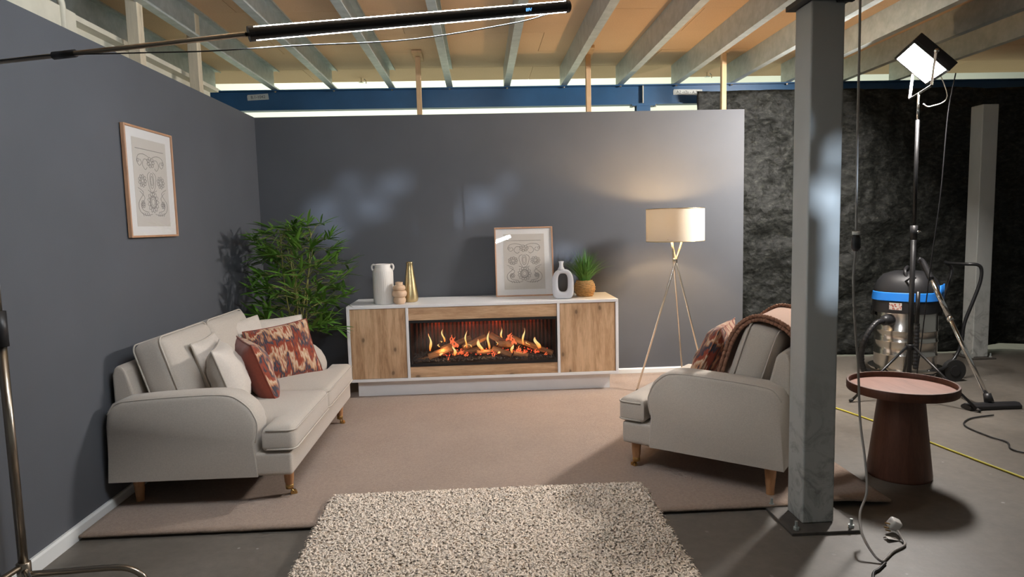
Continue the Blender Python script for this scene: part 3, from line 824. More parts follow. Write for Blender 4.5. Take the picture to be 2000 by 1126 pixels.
# throw over the armchair back
def throw():
    prof = [(-0.02, 0.452), (-0.062, 0.47), (-0.085, 0.56), (-0.125, 0.70), (-0.155, 0.79), (-0.19, 0.85), (-0.245, 0.886), (-0.305, 0.888), (-0.37, 0.865), (-0.425, 0.825), (-0.458, 0.76), (-0.47, 0.68), (-0.476, 0.52), (-0.474, 0.38)]
    path = smooth_path([(0, y, z) for y, z in prof], 4)
    T = thing('throw_blanket', 'blush pink throw with brown braided edge draped over the armchair back', 'throw', ACL, ACR)
    xs = np.linspace(-0.345, 0.16, 16); P = []
    for p in path:
        row = []
        for x in xs:
            n_ = noise.noise(Vector((x*5, p.y*3, p.z*3)))*0.006
            fx = max(0, 1-(x/0.37)**2)**0.7; fr_ = max(0, min(1, (0.86-p.z)/0.1))*(1 if p.y > -0.24 else 0)
            row.append((x, p.y+0.045*fx*fr_, p.z+0.006+abs(n_)))
        P.append(row)
    o = MB().grid(P).build('cloth', 'throw', T, True); s = o.modifiers.new('thick', 'SOLIDIFY'); s.thickness = 0.01; s.offset = 1
    for xe in (-0.345, 0.16):
        for k, off in enumerate((0.004, 0.024)):
            mb = MB()
            dense = smooth_path([(0, p.y, p.z) for p in path], 4)
            pts = []
            for i, p in enumerate(dense):
                tg = dense[min(i+1, len(dense)-1)]-dense[max(i-1, 0)]; nn = Vector((0, tg.z, -tg.y)).normalized()
                if nn.dot(Vector((0, p.y+0.3, p.z-0.45))) < 0: nn = -nn
                fx = max(0, 1-(xe/0.37)**2)**0.7; fr_ = max(0, min(1, (0.86-p.z)/0.1))*(1 if p.y > -0.24 else 0)
                pts.append((xe+0.004*math.sin(i*1.3+k), p.y+0.045*fx*fr_+nn.y*off, p.z+nn.z*off+0.004))
            mb.tube(pts, [0.0105+0.0016*math.sin(i*1.9+k) for i in range(len(pts))], 8); mb.build('braid', 'braid', T, True)
throw()

# ================================================================== FIREPLACE CABINET
CX0, CX1, CY0, CY1, CZ0, CZ1 = -1.13, 1.14, 5.5, 6.07, 0.16, 0.80
cab = thing('fireplace_cabinet', 'wide white cabinet with oak doors and glowing electric fire in the middle', 'fireplace', (0, 5.8, 0.013))
def cb(mb): return xform(mb, Matrix.Translation((0, -5.8, -0.013)))
t = 0.024
mb = MB()
mb.span(CX0, CX1, CY0, CY1, CZ1-t, CZ1); mb.span(CX0, CX1, CY0, CY1, CZ0, CZ0+t)
mb.span(CX0, CX0+t, CY0, CY1, CZ0+t, CZ1-t); mb.span(CX1-t, CX1, CY0, CY1, CZ0+t, CZ1-t)
for x in (-0.632, 0.632): mb.span(x-0.011, x+0.011, CY0, CY1, CZ0+t, CZ1-t)
mb.span(CX0+t, CX1-t, CY1-0.012, CY1, CZ0+t, CZ1-t)
cb(mb).build('carcass', 'cab_white', cab, bevel=0.0015, seg=1)
cb(MB().span(-1.07, 1.075, 5.57, 6.06, 0.0132, CZ0)).build('plinth', 'cab_white', cab)
for a, b_ in ((CX0+t+0.003, -0.646), (0.646, CX1-t-0.003)):
    cb(MB().span(a, b_, CY0+0.004, CY0+0.022, CZ0+t+0.003, CZ1-t-0.003)).build('door', 'oak_v', cab, bevel=0.001, seg=1)
for z0, z1 in ((CZ0+t+0.002, 0.277), (0.668, CZ1-t-0.003)):
    cb(MB().span(-0.619, 0.619, CY0+0.005, CY0+0.022, z0, z1)).build('fascia_panel', 'oak_h', cab, bevel=0.001, seg=1)
fb = bpy.data.objects.new('fire_box', None); COL.objects.link(fb); fb.parent = cab
fb.location = (0, 5.5-5.8, 0.277-0.013)       # origin: middle of the lower front edge of the opening
FW, FH, FD = 0.619, 0.391, 0.34
mb = MB(); q = 0.008
mb.span(-FW, FW, 0.012, FD, 0.0, q); mb.span(-FW, FW, 0.012, FD, FH-q, FH); mb.span(-FW, -FW+q, 0.012, FD, q, FH-q); mb.span(FW-q, FW, 0.012, FD, q, FH-q); mb.span(-FW, FW, FD-q, FD, q, FH-q)
mb.build('lining', 'firebox', fb)
mb = MB(); e = 0.022
mb.span(-FW, FW, 0.002, 0.012, 0, e); mb.span(-FW, FW, 0.002, 0.012, FH-e, FH); mb.span(-FW, -FW+0.012, 0.002, 0.012, e, FH-e); mb.span(FW-0.012, FW, 0.002, 0.012, e, FH-e)
mb.build('black_surround', 'black_metal', fb)
# ribbed back
ribm = MB().tube([(0, 0, 0.05), (0, 0, FH-0.012)], 0.012, 8); f = None
M['rib'] = mat('dark_red_brown_rib', (0.08, 0.030, 0.022), 0.65)
for k in range(36):
    if f is None: f = ribm.build('back_rib', 'rib', fb, True); o = f
    else: o = obj_from('back_rib', f.data, fb)
    o.location = (-FW+0.03+k*(2*FW-0.06)/35, FD-0.02, 0)
def fpt(cx, cy, d):            # point measured on the front of the fire -> place at depth d inside
    x = -0.611+(cx-60)/1810*1.236; z = 0.285+((700-0.0193*(cx-60))-cy)*0.000684
    k = (5.5+d)/5.5
    return Vector((x*k, d, 1.45+(z-1.45)*k-0.277))
def log(a, b_, r, seed):
    rng = random.Random(seed); d = b_-a; L = d.length
    prof = []; n = 7
    mb = MB(); P = []
    sec = [(math.cos(th)*(1+rng.uniform(-.12, .12)), math.sin(th)*(1+rng.uniform(-.12, .12))) for th in np.linspace(0, 2*math.pi, 10)[:-1]]
    m = len(sec); vs = []; K = 6
    for i in range(K+1):
        for (u, v) in sec:
            w = 1+0.06*math.sin(i*2.1+u*3+seed)
            vs.append((u*r*w, v*r*w*0.9, L*i/K+(rng.uniform(-.004, .004) if i in (0, K) else 0)))
    fs = [(i*m+k, i*m+(k+1) % m, (i+1)*m+(k+1) % m, (i+1)*m+k) for i in range(K) for k in range(m)]
    fs += [tuple(range(m-1, -1, -1)), tuple(K*m+k for k in range(m))]
    mb.add(vs, fs); o = mb.build('log', 'log', fb, False)
    o.rotation_mode = 'QUATERNION'; o.rotation_quaternion = Vector((0, 0, 1)).rotation_difference(d.normalized()); o.location = a
for i, (a, da, b_, db, r) in enumerate((((275, 590), .07, (560, 480), .11, .027), ((430, 500), .16, (800, 360), .20, .025), ((700, 480), .13, (975, 350), .18, .026),
        ((1040, 325), .21, (1240, 440), .15, .028), ((1060, 490), .10, (1290, 575), .06, .022), ((1310, 370), .21, (1800, 570), .10, .025), ((1320, 560), .05, (1490, 590), .06, .021),
        ((110, 640), .10, (320, 590), .13, .020), ((560, 560), .15, (900, 500), .17, .022), ((1130, 430), .13, (1300, 440), .15, .034), ((860, 540), .09, (1040, 530), .11, .02))):
    log(fpt(*a, da), fpt(*b_, db), r, i)
random.seed(11)
mb = MB(); emb = MB()
def rock(mb, c, r):
    vs = []; rows = [(-1, 0.0), (-0.5, 0.9), (0.4, 1.0), (1, 0.0)]
    c = Vector(c)
    vs = [c+Vector((0, 0, -r*.7))]; 
    for z, rr in ((-.35, .9), (.4, .8)):
        for k in range(5):
            a = 2*math.pi*k/5+z; s = random.uniform(.75, 1.2); vs.append(c+Vector((math.cos(a)*rr*r*s, math.sin(a)*rr*r*s, z*r*random.uniform(.7, 1.2))))
    vs.append(c+Vector((0, 0, r*.8)))
    fs = [(0, 1+(k+1) % 5, 1+k) for k in range(5)]+[(1+k, 1+(k+1) % 5, 6+(k+1) % 5, 6+k) for k in range(5)]+[(11, 6+k, 6+(k+1) % 5) for k in range(5)]
    mb.add(vs, fs)
for k in range(900):
    x = random.uniform(-FW+.02, FW-.02); y = random.uniform(.03, FD-.04)
    rock(mb, (x, y, 0.028+0.03*(y/FD)+random.uniform(0, .012)), random.uniform(.008, .015))
o = mb.build('coal_bed', 'charcoal', fb); o['kind'] = 'stuff'
for k in range(170):
    x = random.gauss(random.choice((-.33, -.2, .0, .1, .28, .42)), 0.06); y = random.uniform(.07, .22)
    rock(emb, (max(-.55, min(.55, x)), y, 0.058+0.045*(y/FD)+random.uniform(0, .014)), random.uniform(.003, .007))
M['ember'] = emis('red_ember', (1.0, 0.07, 0.02), 1.6)
o = emb.build('ember_glow', 'ember', fb); o['kind'] = 'stuff'
def flame_mat():
    m, nt, b = nodes_of('flame'); b.inputs['Base Color'].default_value = (0, 0, 0, 1)
    tc = nt.nodes.new('ShaderNodeTexCoord'); sx = nt.nodes.new('ShaderNodeSeparateXYZ'); nt.links.new(tc.outputs['Generated'], sx.inputs[0])
    n = tex_noise(nt, 3.0, 3, 0.6, tc.outputs['Generated'])
    ad = nt.nodes.new('ShaderNodeMath'); ad.operation = 'ADD'; nt.links.new(sx.outputs['Z'], ad.inputs[0])
    ml = nt.nodes.new('ShaderNodeMath'); ml.operation = 'MULTIPLY_ADD'; ml.inputs[1].default_value = 0.5; ml.inputs[2].default_value = -0.25
    nt.links.new(n.outputs['Fac'], ml.inputs[0]); nt.links.new(ml.outputs[0], ad.inputs[1])
    c = ramp(nt, ad.outputs[0], [(0.0, (1.0, 0.18, 0.03)), (0.3, (1.0, 0.50, 0.10)), (0.55, (1.0, 0.78, 0.30)), (0.8, (0.95, 0.70, 0.28)), (1.0, (1.0, 0.25, 0.06))])
    nt.links.new(c, b.inputs['Emission Color']); b.inputs['Emission Strength'].default_value = 1.05
    return m
M['flame'] = flame_mat()
M['flame_red'] = emis('red_flame', (1.0, 0.16, 0.05), 1.0)
def flame(base, top, wd, d, mt='flame', sway=0.006, seed=0):
    a = fpt(*base, d); b_ = fpt(*top, d); n = 12; rng = random.Random(seed); ph = rng.uniform(0, 6)
    pts = []; rs = []
    for i in range(n+1):
        s = i/n; p = a.lerp(b_, s); sw = math.sin(s*6+ph)*sway*(0.4+s)
        pts.append((p.x+sw, p.y+0.5*sw, p.z))
        prof = (0.35+1.3*s*math.exp(-((s-0.28)/0.30)**2)*2.0) if s < 1 else 0.15
        rs.append(wd*max(0.12, min(1, (0.45+0.55*math.sin(min(1, s*2.2)*math.pi/2))*(1-s**1.8)*0.9+0.10+0.12*math.sin(9*s+ph))))
    mb = MB().tube(pts, rs, 8); mb.build('flame', mt, fb, True)
for i, (b_, tp, w, d, mt) in enumerate((((300, 515), (298, 300), .013, .12, 'flame'), ((475, 405), (450, 250), .010, .2, 'flame'), ((560, 420), (580, 335), .018, .15, 'flame_red'), ((610, 470), (600, 400), .024, .12, 'flame_red'),
        ((738, 480), (742, 270), .010, .11, 'flame'), ((715, 485), (735, 420), .005, .11, 'flame'), ((815, 478), (755, 430), .005, .11, 'flame'), ((935, 515), (868, 375), .020, .08, 'flame'), ((1018, 498), (1012, 280), .013, .09, 'flame'),
        ((1185, 392), (1165, 235), .010, .19, 'flame'), ((1255, 390), (1290, 320), .026, .13, 'flame_red'), ((1330, 440), (1310, 370), .022, .12, 'flame_red'), ((1440, 452), (1450, 250), .011, .10, 'flame'), ((1520, 460), (1465, 410), .005, .1, 'flame'),
        ((1640, 500), (1580, 360), .022, .09, 'flame'), ((595, 575), (588, 450), .016, .07, 'flame'), ((660, 555), (690, 505), .018, .07, 'flame_red'), ((1300, 550), (1305, 440), .014, .05, 'flame'), ((1370, 530), (1400, 480), .018, .06, 'flame_red'),
        ((740, 580), (735, 545), .014, .06, 'flame_red'), ((1460, 560), (1450, 525), .014, .06, 'flame_red'), ((405, 470), (402, 430), .006, .12, 'flame'), ((435, 412), (437, 390), .004, .17, 'flame'), ((1118, 455), (1120, 405), .005, .13, 'flame'), ((1150, 395), (1150, 370), .004, .17, 'flame'), ((415, 575), (440, 545), .010, .06, 'flame'), ((1130, 560), (1145, 530), .010, .06, 'flame'), ((1075, 590), (1070, 520), .010, .055, 'flame_red'), ((520, 640), (515, 590), .008, .05, 'flame_red'), ((1600, 545), (1590, 520), .012, .07, 'flame_red'), ((1720, 575), (1715, 560), .010, .07, 'flame_red'))):
    if mt == 'flame_red':
        for q_ in range(3):
            dx = (q_-1)*w*900; flame((b_[0]+dx, b_[1]+8*abs(q_-1)), (tp[0]+dx*0.6+(q_-1)*8, tp[1]-18+26*abs(q_-1)), w*0.42, d+0.01*(q_-1), mt, 0.007, i*7+q_)
    else:
        flame(b_, tp, w*0.9, d, mt, 0.008, i)
# coloured lamps of the electric fire itself
for x, e_ in ((-0.40, 0.45), (-0.12, 0.6), (0.12, 0.6), (0.42, 0.2)):
    l = add_light('fire_lamp', 'POINT', (x, 5.5+0.25, 0.277+FH-0.05), None, e_, (1.0, 0.16, 0.06), shadow_soft_size=0.02)
for x in (-0.35, 0.0, 0.3):
    l = add_light('fire_lamp', 'POINT', (x, 5.5+0.06, 0.277+0.13), None, 0.9, (1.0, 0.50, 0.20), shadow_soft_size=0.03)
MB().span(-FW+0.012, FW-0.012, 0.006, 0.008, e, FH-e).build('glass_front', 'glass', fb)

# ================================================================== THINGS ON THE CABINET
TZ = 0.80
# ribbed jug with two handles
jug = thing('ceramic_jug', 'tall white ribbed ceramic jug with two small handles on the cabinet', 'jug', (-0.838, 5.66, TZ))
mb = MB(); prof = [(0.080, 0), (0.084, 0.006), (0.085, 0.27), (0.082, 0.285), (0.070, 0.30), (0.066, 0.31), (0.066, 0.335), (0.064, 0.338), (0.060, 0.335), (0.060, 0.30), (0.076, 0.27), (0.076, 0.02)]
mb.lathe(prof, 96, fn=lambda r, z, th: r+(0.0016*math.cos(th*32) if 0.004 < z < 0.272 and r > 0.0835 else 0))
mb.build('body', 'ceramic', jug, True)
for s in (-1, 1):
    MB().tube(smooth_path([(s*0.062, 0, 0.33), (s*0.080, 0, 0.333), (s*0.090, 0, 0.318), (s*0.088, 0, 0.295), (s*0.076, 0, 0.278)], 5), 0.008, 10).build('handle', 'ceramic', jug, True)
# bubble vase
bv = thing('bubble_vase', 'small beige glazed vase of stacked bubbles in front of the gold vase', 'vase', (-0.698, 5.60, TZ))
prof = [(0.030, 0.0)]
for c, r0, h0, hh in ((0.032, 0.052, 0.0, 0.064), (0.088, 0.062, 0.058, 0.060), (0.135, 0.052, 0.114, 0.046)):
    for a in np.linspace(-80, 80, 11): prof.append((r0*(0.62+0.38*math.cos(R(a))), h0+hh/2+hh/2*math.sin(R(a))))
prof += [(0.031, 0.165), (0.032, 0.185), (0.027, 0.186), (0.025, 0.165), (0.025, 0.05)]
MB().lathe(prof, 48, fn=lambda r, z, th: r*(1+(0.06*abs(math.cos(th*2.5+(0.6 if z > 0.11 else 0)))-0.03 if 0.06 < z < 0.158 and r > 0.04 else 0))).build('body', 'beige_glaze', bv, True)
# gold vase
gv = thing('gold_vase', 'tall tapered brushed gold vase beside the white jug', 'vase', (-0.618, 5.73, TZ))
prof = [(0.045, 0), (0.058, 0.006), (0.066, 0.03), (0.064, 0.06), (0.052, 0.14), (0.040, 0.22), (0.030, 0.30), (0.027, 0.335), (0.029, 0.345), (0.026, 0.345), (0.024, 0.33), (0.035, 0.2), (0.05, 0.05)]
MB().lathe(prof, 40).build('body', 'gold', gv, True)
# picture with ornament
def ornament(mb, cw, ch_, y):
    """symmetrical scrolling flower drawing in a cw x ch_ field, lines as fine tubes"""
    lw = 0.0016
    def P(u, v): return (u*cw/2, y, v*ch_/2)
    def line(pts, k=5, w=lw): mb.tube(smooth_path([P(*p) for p in pts], k), w, 4)
    def ell(cx, cy, rx, ry, n=20): mb.tube([P(cx+rx*math.cos(a), cy+ry*math.sin(a)) for a in np.linspace(0, 2*math.pi, n+1)[:-1]], lw, 4, closed=True)
    def rosette(cx, cy, rx, ry, n=9):
        ell(cx, cy, rx*0.3, ry*0.3, 12)
        pts = []
        for k in range(n*8):
            a = 2*math.pi*k/(n*8); f_ = 0.72+0.28*abs(math.cos(a*n/2)); pts.append(P(cx+rx*f_*math.cos(a), cy+ry*f_*math.sin(a)))
        mb.tube(pts, lw, 4, closed=True)
        for k in range(n):
            a = 2*math.pi*(k+.5)/n; ell(cx+rx*.55*math.cos(a), cy+ry*.55*math.sin(a), rx*.12, ry*.12, 8)
    for s in (-1, 1):
        rosette(s*0.62, 0.12, 0.27, 0.20); 
        line([(s*0.12, 0.88), (s*0.45, 0.95), (s*0.78, 0.90), (s*0.90, 0.72), (s*0.75, 0.58), (s*0.6, 0.68), (s*0.7, 0.78)])
        line([(s*0.18, 0.78), (s*0.42, 0.80), (s*0.55, 0.62), (s*0.38, 0.48), (s*0.25, 0.55)])
        line([(s*0.10, 0.42), (s*0.28, 0.30), (s*0.22, 0.0), (s*0.10, -0.18)])
        line([(s*0.95, -0.10), (s*0.62, -0.25), (s*0.95, -0.55), (s*0.9, -0.82), (s*0.5, -0.94), (s*0.1, -0.90)])
        line([(s*0.85, -0.2), (s*0.55, -0.4), (s*0.8, -0.62), (s*0.7, -0.78), (s*0.35, -0.84)])
        rosette(s*0.68, -0.60, 0.14, 0.12, 6)
        ell(s*0.82, 0.74, 0.06, 0.05, 10)
        for k in range(4): line([(s*(0.3+0.13*k), -0.97), (s*(0.33+0.13*k), -0.9), (s*(0.38+0.13*k), -0.86)], 3)
    rosette(0, -0.52, 0.38, 0.34, 13); ell(0, -0.52, 0.22, 0.20); ell(0, 0.15, 0.13, 0.24); ell(0, 0.15, 0.07, 0.15)
    rosette(0, 0.72, 0.26, 0.17, 7); line([(-0.3, -0.15), (0, -0.22), (0.3, -0.15)]); line([(-0.95, 1.1), (0.95, 1.1)], 2)
def picture(name, label, w, h, loc, rot, fw=0.012, fdp=0.022):
    T = thing(name, label, 'picture', loc); T.rotation_euler = rot
    mb = MB()
    for a in ('L', 'R', 'T', 'B'):
        if a in 'LR':
            s = -1 if a == 'L' else 1; mb = MB().span(min(s*w/2, s*(w/2-fw)), max(s*w/2, s*(w/2-fw)), 0, fdp, 0, h)
        else:
            z0 = h-fw if a == 'T' else 0; mb = MB().span(-w/2+fw, w/2-fw, 0, fdp, z0, z0+fw)
        mb.build('frame_bar', 'frame_wood', T, bevel=0.0015, seg=1)
    MB().span(-w/2+fw, w/2-fw, 0.010, 0.014, fw, h-fw).build('mount_board', 'mount', T)
    pw, ph = w*0.70, h*0.80
    pr = MB().span(-pw/2, pw/2, 0.0088, 0.0098, h/2-ph/2, h/2+ph/2).build('print', 'paper', T)
    om = MB(); ornament(om, pw*0.88, ph*0.74, 0.0086); xform(om, Matrix.Translation((0, 0, h*0.48)))
    om.build('line_drawing', 'ink', pr)
    MB().span(-w/2+fw, w/2-fw, 0.004, 0.006, fw, h-fw).build('glass', 'glass', T)
    return T
picture('framed_print', 'framed ornament print leaning on the wall on top of the cabinet', 0.525, 0.625, (0.385, 5.905, TZ+0.001), (R(-9), 0, R(-0.5)))
picture('framed_print', 'framed ornament print hanging on the left wall above the sofa', 0.575, 0.635, (XL+0.028, 4.10, 1.423), (0, 0, R(90)))
# donut vase
def donut_vase():
    T = thing('donut_vase', 'glossy white vase with an oval hole and narrow neck on the cabinet', 'vase', (0.690, 5.62, TZ), R(-8))
    mb = MB(); n, m = 64, 20; hx, hz0, hz1 = 0.066, 0.03, 0.21
    # ring: outer rounded slab outline, inner stadium hole, swept round section
    def outer(a):
        c, s = math.cos(a), math.sin(a); ex = 2.6 if s > 0 else 4.5
        k = (abs(c)**ex+abs(s)**ex)**(-1/ex); return (0.092*k*c, 0.128+0.128*k*s)
    def inner(a):
        c, s = math.cos(a), math.sin(a); ex = 3.0; k = (abs(c)**ex+abs(s)**ex)**(-1/ex); return (0.041*k*c, 0.128+0.012+0.078*k*s)
    vs = []
    for i in range(n):
        a = 2*math.pi*i/n+0.01; o_ = outer(a); i_ = inner(a)
        for j in range(m):
            b_ = 2*math.pi*j/m; e_ = 0.55
            cu = math.copysign(abs(math.cos(b_))**e_, math.cos(b_)); sv = math.copysign(abs(math.sin(b_))**e_, math.sin(b_))
            tt = (cu+1)/2; x = i_[0]+(o_[0]-i_[0])*tt; z = i_[1]+(o_[1]-i_[1])*tt
            vs.append((x, 0.03*sv, z))
    fs = [(i*m+j, i*m+(j+1) % m, ((i+1) % n)*m+(j+1) % m, ((i+1) % n)*m+j) for i in range(n) for j in range(m)]
    mb.add(vs, fs).build('body', 'gloss_white', T, True)
    MB().lathe([(0.034, 0.246), (0.026, 0.262), (0.019, 0.275), (0.017, 0.300), (0.022, 0.318), (0.023, 0.322), (0.019, 0.320), (0.014, 0.300), (0.014, 0.26)], 24, c=(-0.012, 0, 0)).build('neck', 'gloss_white', T, True)
donut_vase()
# grass in woven basket
def basket_grass():
    T = thing('potted_grass', 'green grass plant in a round wicker basket at the cabinet end', 'plant', (0.902, 5.78, TZ))
    def rad(z): return 0.060+0.027*math.sin(min(1, max(0, z/0.145))*math.pi)
    bsk = MB().lathe([(rad(z)-0.006, z) for z in np.linspace(0.002, 0.140, 10)]+[(0.05, 0.138), (0.055, 0.03)], 32).build('basket', 'wicker', T, True)
    rows = 13
    for k in range(rows):
        z = 0.006+0.0108*k; pts = []
        for i in range(72):
            a = 2*math.pi*i/72; rr = rad(z)+0.0045*math.sin(a*9+(math.pi if k % 2 else 0)); pts.append((rr*math.cos(a), rr*math.sin(a), z+0.001*math.sin(a*3+k)))
        MB().tube(pts, 0.0055, 6, closed=True).build('weave_strand', 'wicker', bsk, True)
    MB().lathe([(0.0, 0.125), (0.055, 0.128)], 20, cap0=False, cap1=False).build('soil', 'soil', T)
    rng = random.Random(5); mb = MB()
    for k in range(420):
        az = rng.uniform(0, 2*math.pi); L = rng.uniform(0.15, 0.31); ln = abs(rng.gauss(0.55, 0.38)); r0 = rng.uniform(0, 0.04)
        p = Vector((r0*math.cos(az), r0*math.sin(az), 0.125)); d = Vector((math.cos(az)*ln*0.45, math.sin(az)*ln*0.45, 1)).normalized(); row = []
        w = rng.uniform(0.0026, 0.0042); side = Vector((-math.sin(az), math.cos(az), 0)); n = 7
        for i in range(n+1):
            t_ = i/n; ww = w*(1-t_**2)+0.0002; row.append((p-side*ww, p+Vector((0, 0, -ww*.6)), p+side*ww))
            d = (d+Vector((math.cos(az)*ln*0.17, math.sin(az)*ln*0.17, -0.10*ln*t_))).normalized(); p = p+d*L/n
            if p.y+5.78 > 6.07: p.y = 6.07-5.78
        mb.grid(row)
    o = mb.build('grass_blades', 'grass', T, True, fix=False); o['kind'] = 'stuff'
basket_grass()

# ================================================================== BAMBOO PLANT
def bamboo():
    px, py = -1.47, 5.36
    T = thing('bamboo_plant', 'tall leafy bamboo plant in an ochre pot in the corner', 'plant', (px, py, 0.014))
    MB().lathe([(0.085, 0), (0.095, 0.02), (0.108, 0.42), (0.113, 0.455), (0.115, 0.468), (0.108, 0.470), (0.104, 0.45), (0.10, 0.3)], 36).build('pot', 'pot', T, True)
    MB().lathe([(0.0, 0.435), (0.102, 0.44)], 24, cap0=False, cap1=False).build('soil', 'soil', T)
    rng = random.Random(21)
    # leaf meshes
    leaves = []
    for k in range(4):
        L = (0.15, 0.17, 0.185, 0.135)[k]; w = (0.0105, 0.012, 0.0115, 0.010)[k]; rows = []
        for i in range(7):
            t_ = i/6; ww = w*math.sin(math.pi*min(1, t_*0.95+0.06))**0.75 if t_ < 1 else 0.0002
            z = -0.35*L*(t_**2)*(0.25+0.2*k/3)
            rows.append(((t_*L, -ww, z+ww*0.35), (t_*L, 0, z), (t_*L, ww, z+ww*0.35)))
        me = bpy.data.meshes.new('leaf'); mb = MB().grid(rows); me.from_pydata(mb.v, [], mb.f); me.materials.append(M['leaf'])
        for p in me.polygons: p.use_smooth = True
        leaves.append(me)
    stuff = MB(); count = 0
    canes = []
    for k in range(6):
        a = 2*math.pi*k/6+0.3; b0 = Vector((0.05*math.cos(a), 0.05*math.sin(a), 0.43)); top = Vector((rng.uniform(-.13, .14)+0.02, rng.uniform(-.13, .13), rng.uniform(1.28, 1.53)))
        mid = b0.lerp(top, 0.5)+Vector((rng.uniform(-.04, .04), rng.uniform(-.04, .04), 0))
        path = smooth_path([b0, mid, top], 8); canes.append(path)
        rs = [0.0075-0.0045*i/(len(path)-1)+(0.0012 if i % 4 == 0 else 0) for i in range(len(path))]
        MB().tube(path, rs, 7).build('cane', 'cane', T, True)
    def ok(p):
        wx, wy, wz = p.x+px, p.y+py, p.z
        if wx < -1.93 or wy > 6.03: return False
        if wx > -1.17 and wy > 5.44 and wz < 0.86: return False
        if wz < 0.92 and wy < 5.02: return False
        return True
    clusters = 0; tries = 0
    while clusters < 150 and tries < 2000:
        tries += 1
        path = canes[clusters % 6]
        s = rng.uniform(0.12, 1.0)**0.85; c0 = path[min(len(path)-1, int(s*(len(path)-1)))]
        z = c0.z; az = rng.uniform(0, 2*math.pi)
        reach = (0.10+0.26*math.sin(max(0.0, min(1, (1.62-z)/1.0))*math.pi*0.62))*rng.uniform(0.45, 1.05)
        tip = c0+Vector((math.cos(az)*reach, math.sin(az)*reach*0.9, rng.uniform(-0.02, 0.12)))
        if not ok(tip+Vector((0.10*math.cos(az), 0.10*math.sin(az), 0))) or tip.z > 1.52: continue
        clusters += 1
        MB().tube(smooth_path([c0, c0.lerp(tip, 0.5)+Vector((0, 0, 0.03)), tip], 3), 0.0022, 5).build('branch', 'cane', T, True)
        nl = rng.randint(6, 8)
        for j in range(nl):
            la = az+rng.uniform(-1.5, 1.5); el = rng.uniform(-0.35, 0.75)
            if clusters > 90: el = rng.uniform(0.0, 1.0)
            bk = tip-(tip-c0)*rng.uniform(0, 0.22)
            mx = Matrix.Translation(bk) @ Matrix.Rotation(la, 4, 'Z') @ Matrix.Rotation(-el, 4, 'Y') @ Matrix.Rotation(rng.uniform(-.6, .6), 4, 'X') @ Matrix.Scale(rng.uniform(0.8, 1.12), 4)
            if not ok(mx @ Vector((0.16, 0, 0))): continue
            me = leaves[rng.randrange(4)]
            if count < 298: obj_from('leaf', me, T, mx); count += 1
            else: stuff.add([mx @ v.co for v in me.vertices], [tuple(p.vertices) for p in me.polygons])
    o = stuff.build('foliage', 'leaf', T, True, fix=False); o['kind'] = 'stuff'
bamboo()

# ================================================================== FLOOR LAMP
def floor_lamp():
    cx, cy = 1.655, 5.60; z0 = 0.014
    T = thing('floor_lamp', 'tripod floor lamp with gold legs and cream drum shade beside the cabinet', 'lamp', (cx, cy, z0))
    feet = [(-0.39, -0.17), (0.19, 0.37), (0.19, -0.27)]
    K = Vector((0, 0, 1.09))
    for fx, fy in feet:
        fpt_ = Vector((fx, fy, 0.0)); d = (K-fpt_); off = Vector((-fy, fx, 0)).normalized()*0.012
        top = fpt_+d*1.17
        leg = MB().tube([fpt_+off, K+off, top+off], [0.0075, 0.0085, 0.0085], 10).build('leg', 'lamp_gold', T, True)
        MB().tube([fpt_+off+Vector((0, 0, 0.0)), fpt_+off+d.normalized()*0.02], 0.010, 8).build('foot_cap', 'black_plastic', leg)
    MB().lathe([(0.02, 1.07), (0.022, 1.08), (0.022, 1.10), (0.02, 1.11)], 16).build('hub', 'lamp_gold', T, True)
    # shade: two skins, outer fabric and gold lining
    m, nt, b = nodes_of('shade_fabric'); b.inputs['Roughness'].default_value = 0.9; b.inputs['Base Color'].default_value = (0.74, 0.68, 0.58, 1)
    tr = nt.nodes.new('ShaderNodeBsdfTranslucent'); tr.inputs['Color'].default_value = (0.66, 0.56, 0.40, 1); mx = nt.nodes.new('ShaderNodeMixShader'); mx.inputs[0].default_value = 0.022
    out = nt.nodes['Material Output']; nt.links.new(b.outputs[0], mx.inputs[1]); nt.links.new(tr.outputs[0], mx.inputs[2]); nt.links.new(mx.outputs[0], out.inputs[0])
    n = tex_noise(nt, 400, 2, 0.6, coords(nt, (1, 1, 0.2))); bump(nt, b, n.outputs['Fac'], 0.3, 0.001)
    M['shade'] = m
    r, za, zb = 0.243, 1.255, 1.528
    sh = MB().lathe([(r, za), (r, zb)], 64, cap0=False, cap1=False).build('shade', m, T, True)
    ring = MB()
    for z in (za, zb): ring.tube([(r*math.cos(a), r*math.sin(a), z) for a in np.linspace(0, 2*math.pi, 65)[:-1]], 0.003, 6, closed=True)
    ring.build('rim_wire', 'gold', sh, True)
    sp = MB()
    for k in range(3): a = 2*math.pi*k/3; sp.tube([(0.02*math.cos(a), 0.02*math.sin(a), za+0.02), (r*math.cos(a), r*math.sin(a), za+0.02)], 0.0025, 6)
    sp.build('spider', 'lamp_gold', sh, True)
    MB().tube([(0, 0, za), (0, 0, za+0.07)], 0.017, 12).build('bulb_holder', 'black_plastic', T, True)
    M['bulb'] = emis('warm_bulb', (1.0, 0.66, 0.30), 60)
    MB().lathe([(0.012, za+0.07), (0.028, za+0.10), (0.032, za+0.125), (0.024, za+0.15), (0.004, za+0.16)], 20).build('bulb', 'bulb', T, True)
    add_light('lamp_bulb', 'POINT', (cx, cy, z0+za+0.19), None, BULB_W, (1.0, 0.66, 0.32), shadow_soft_size=0.03)
floor_lamp()

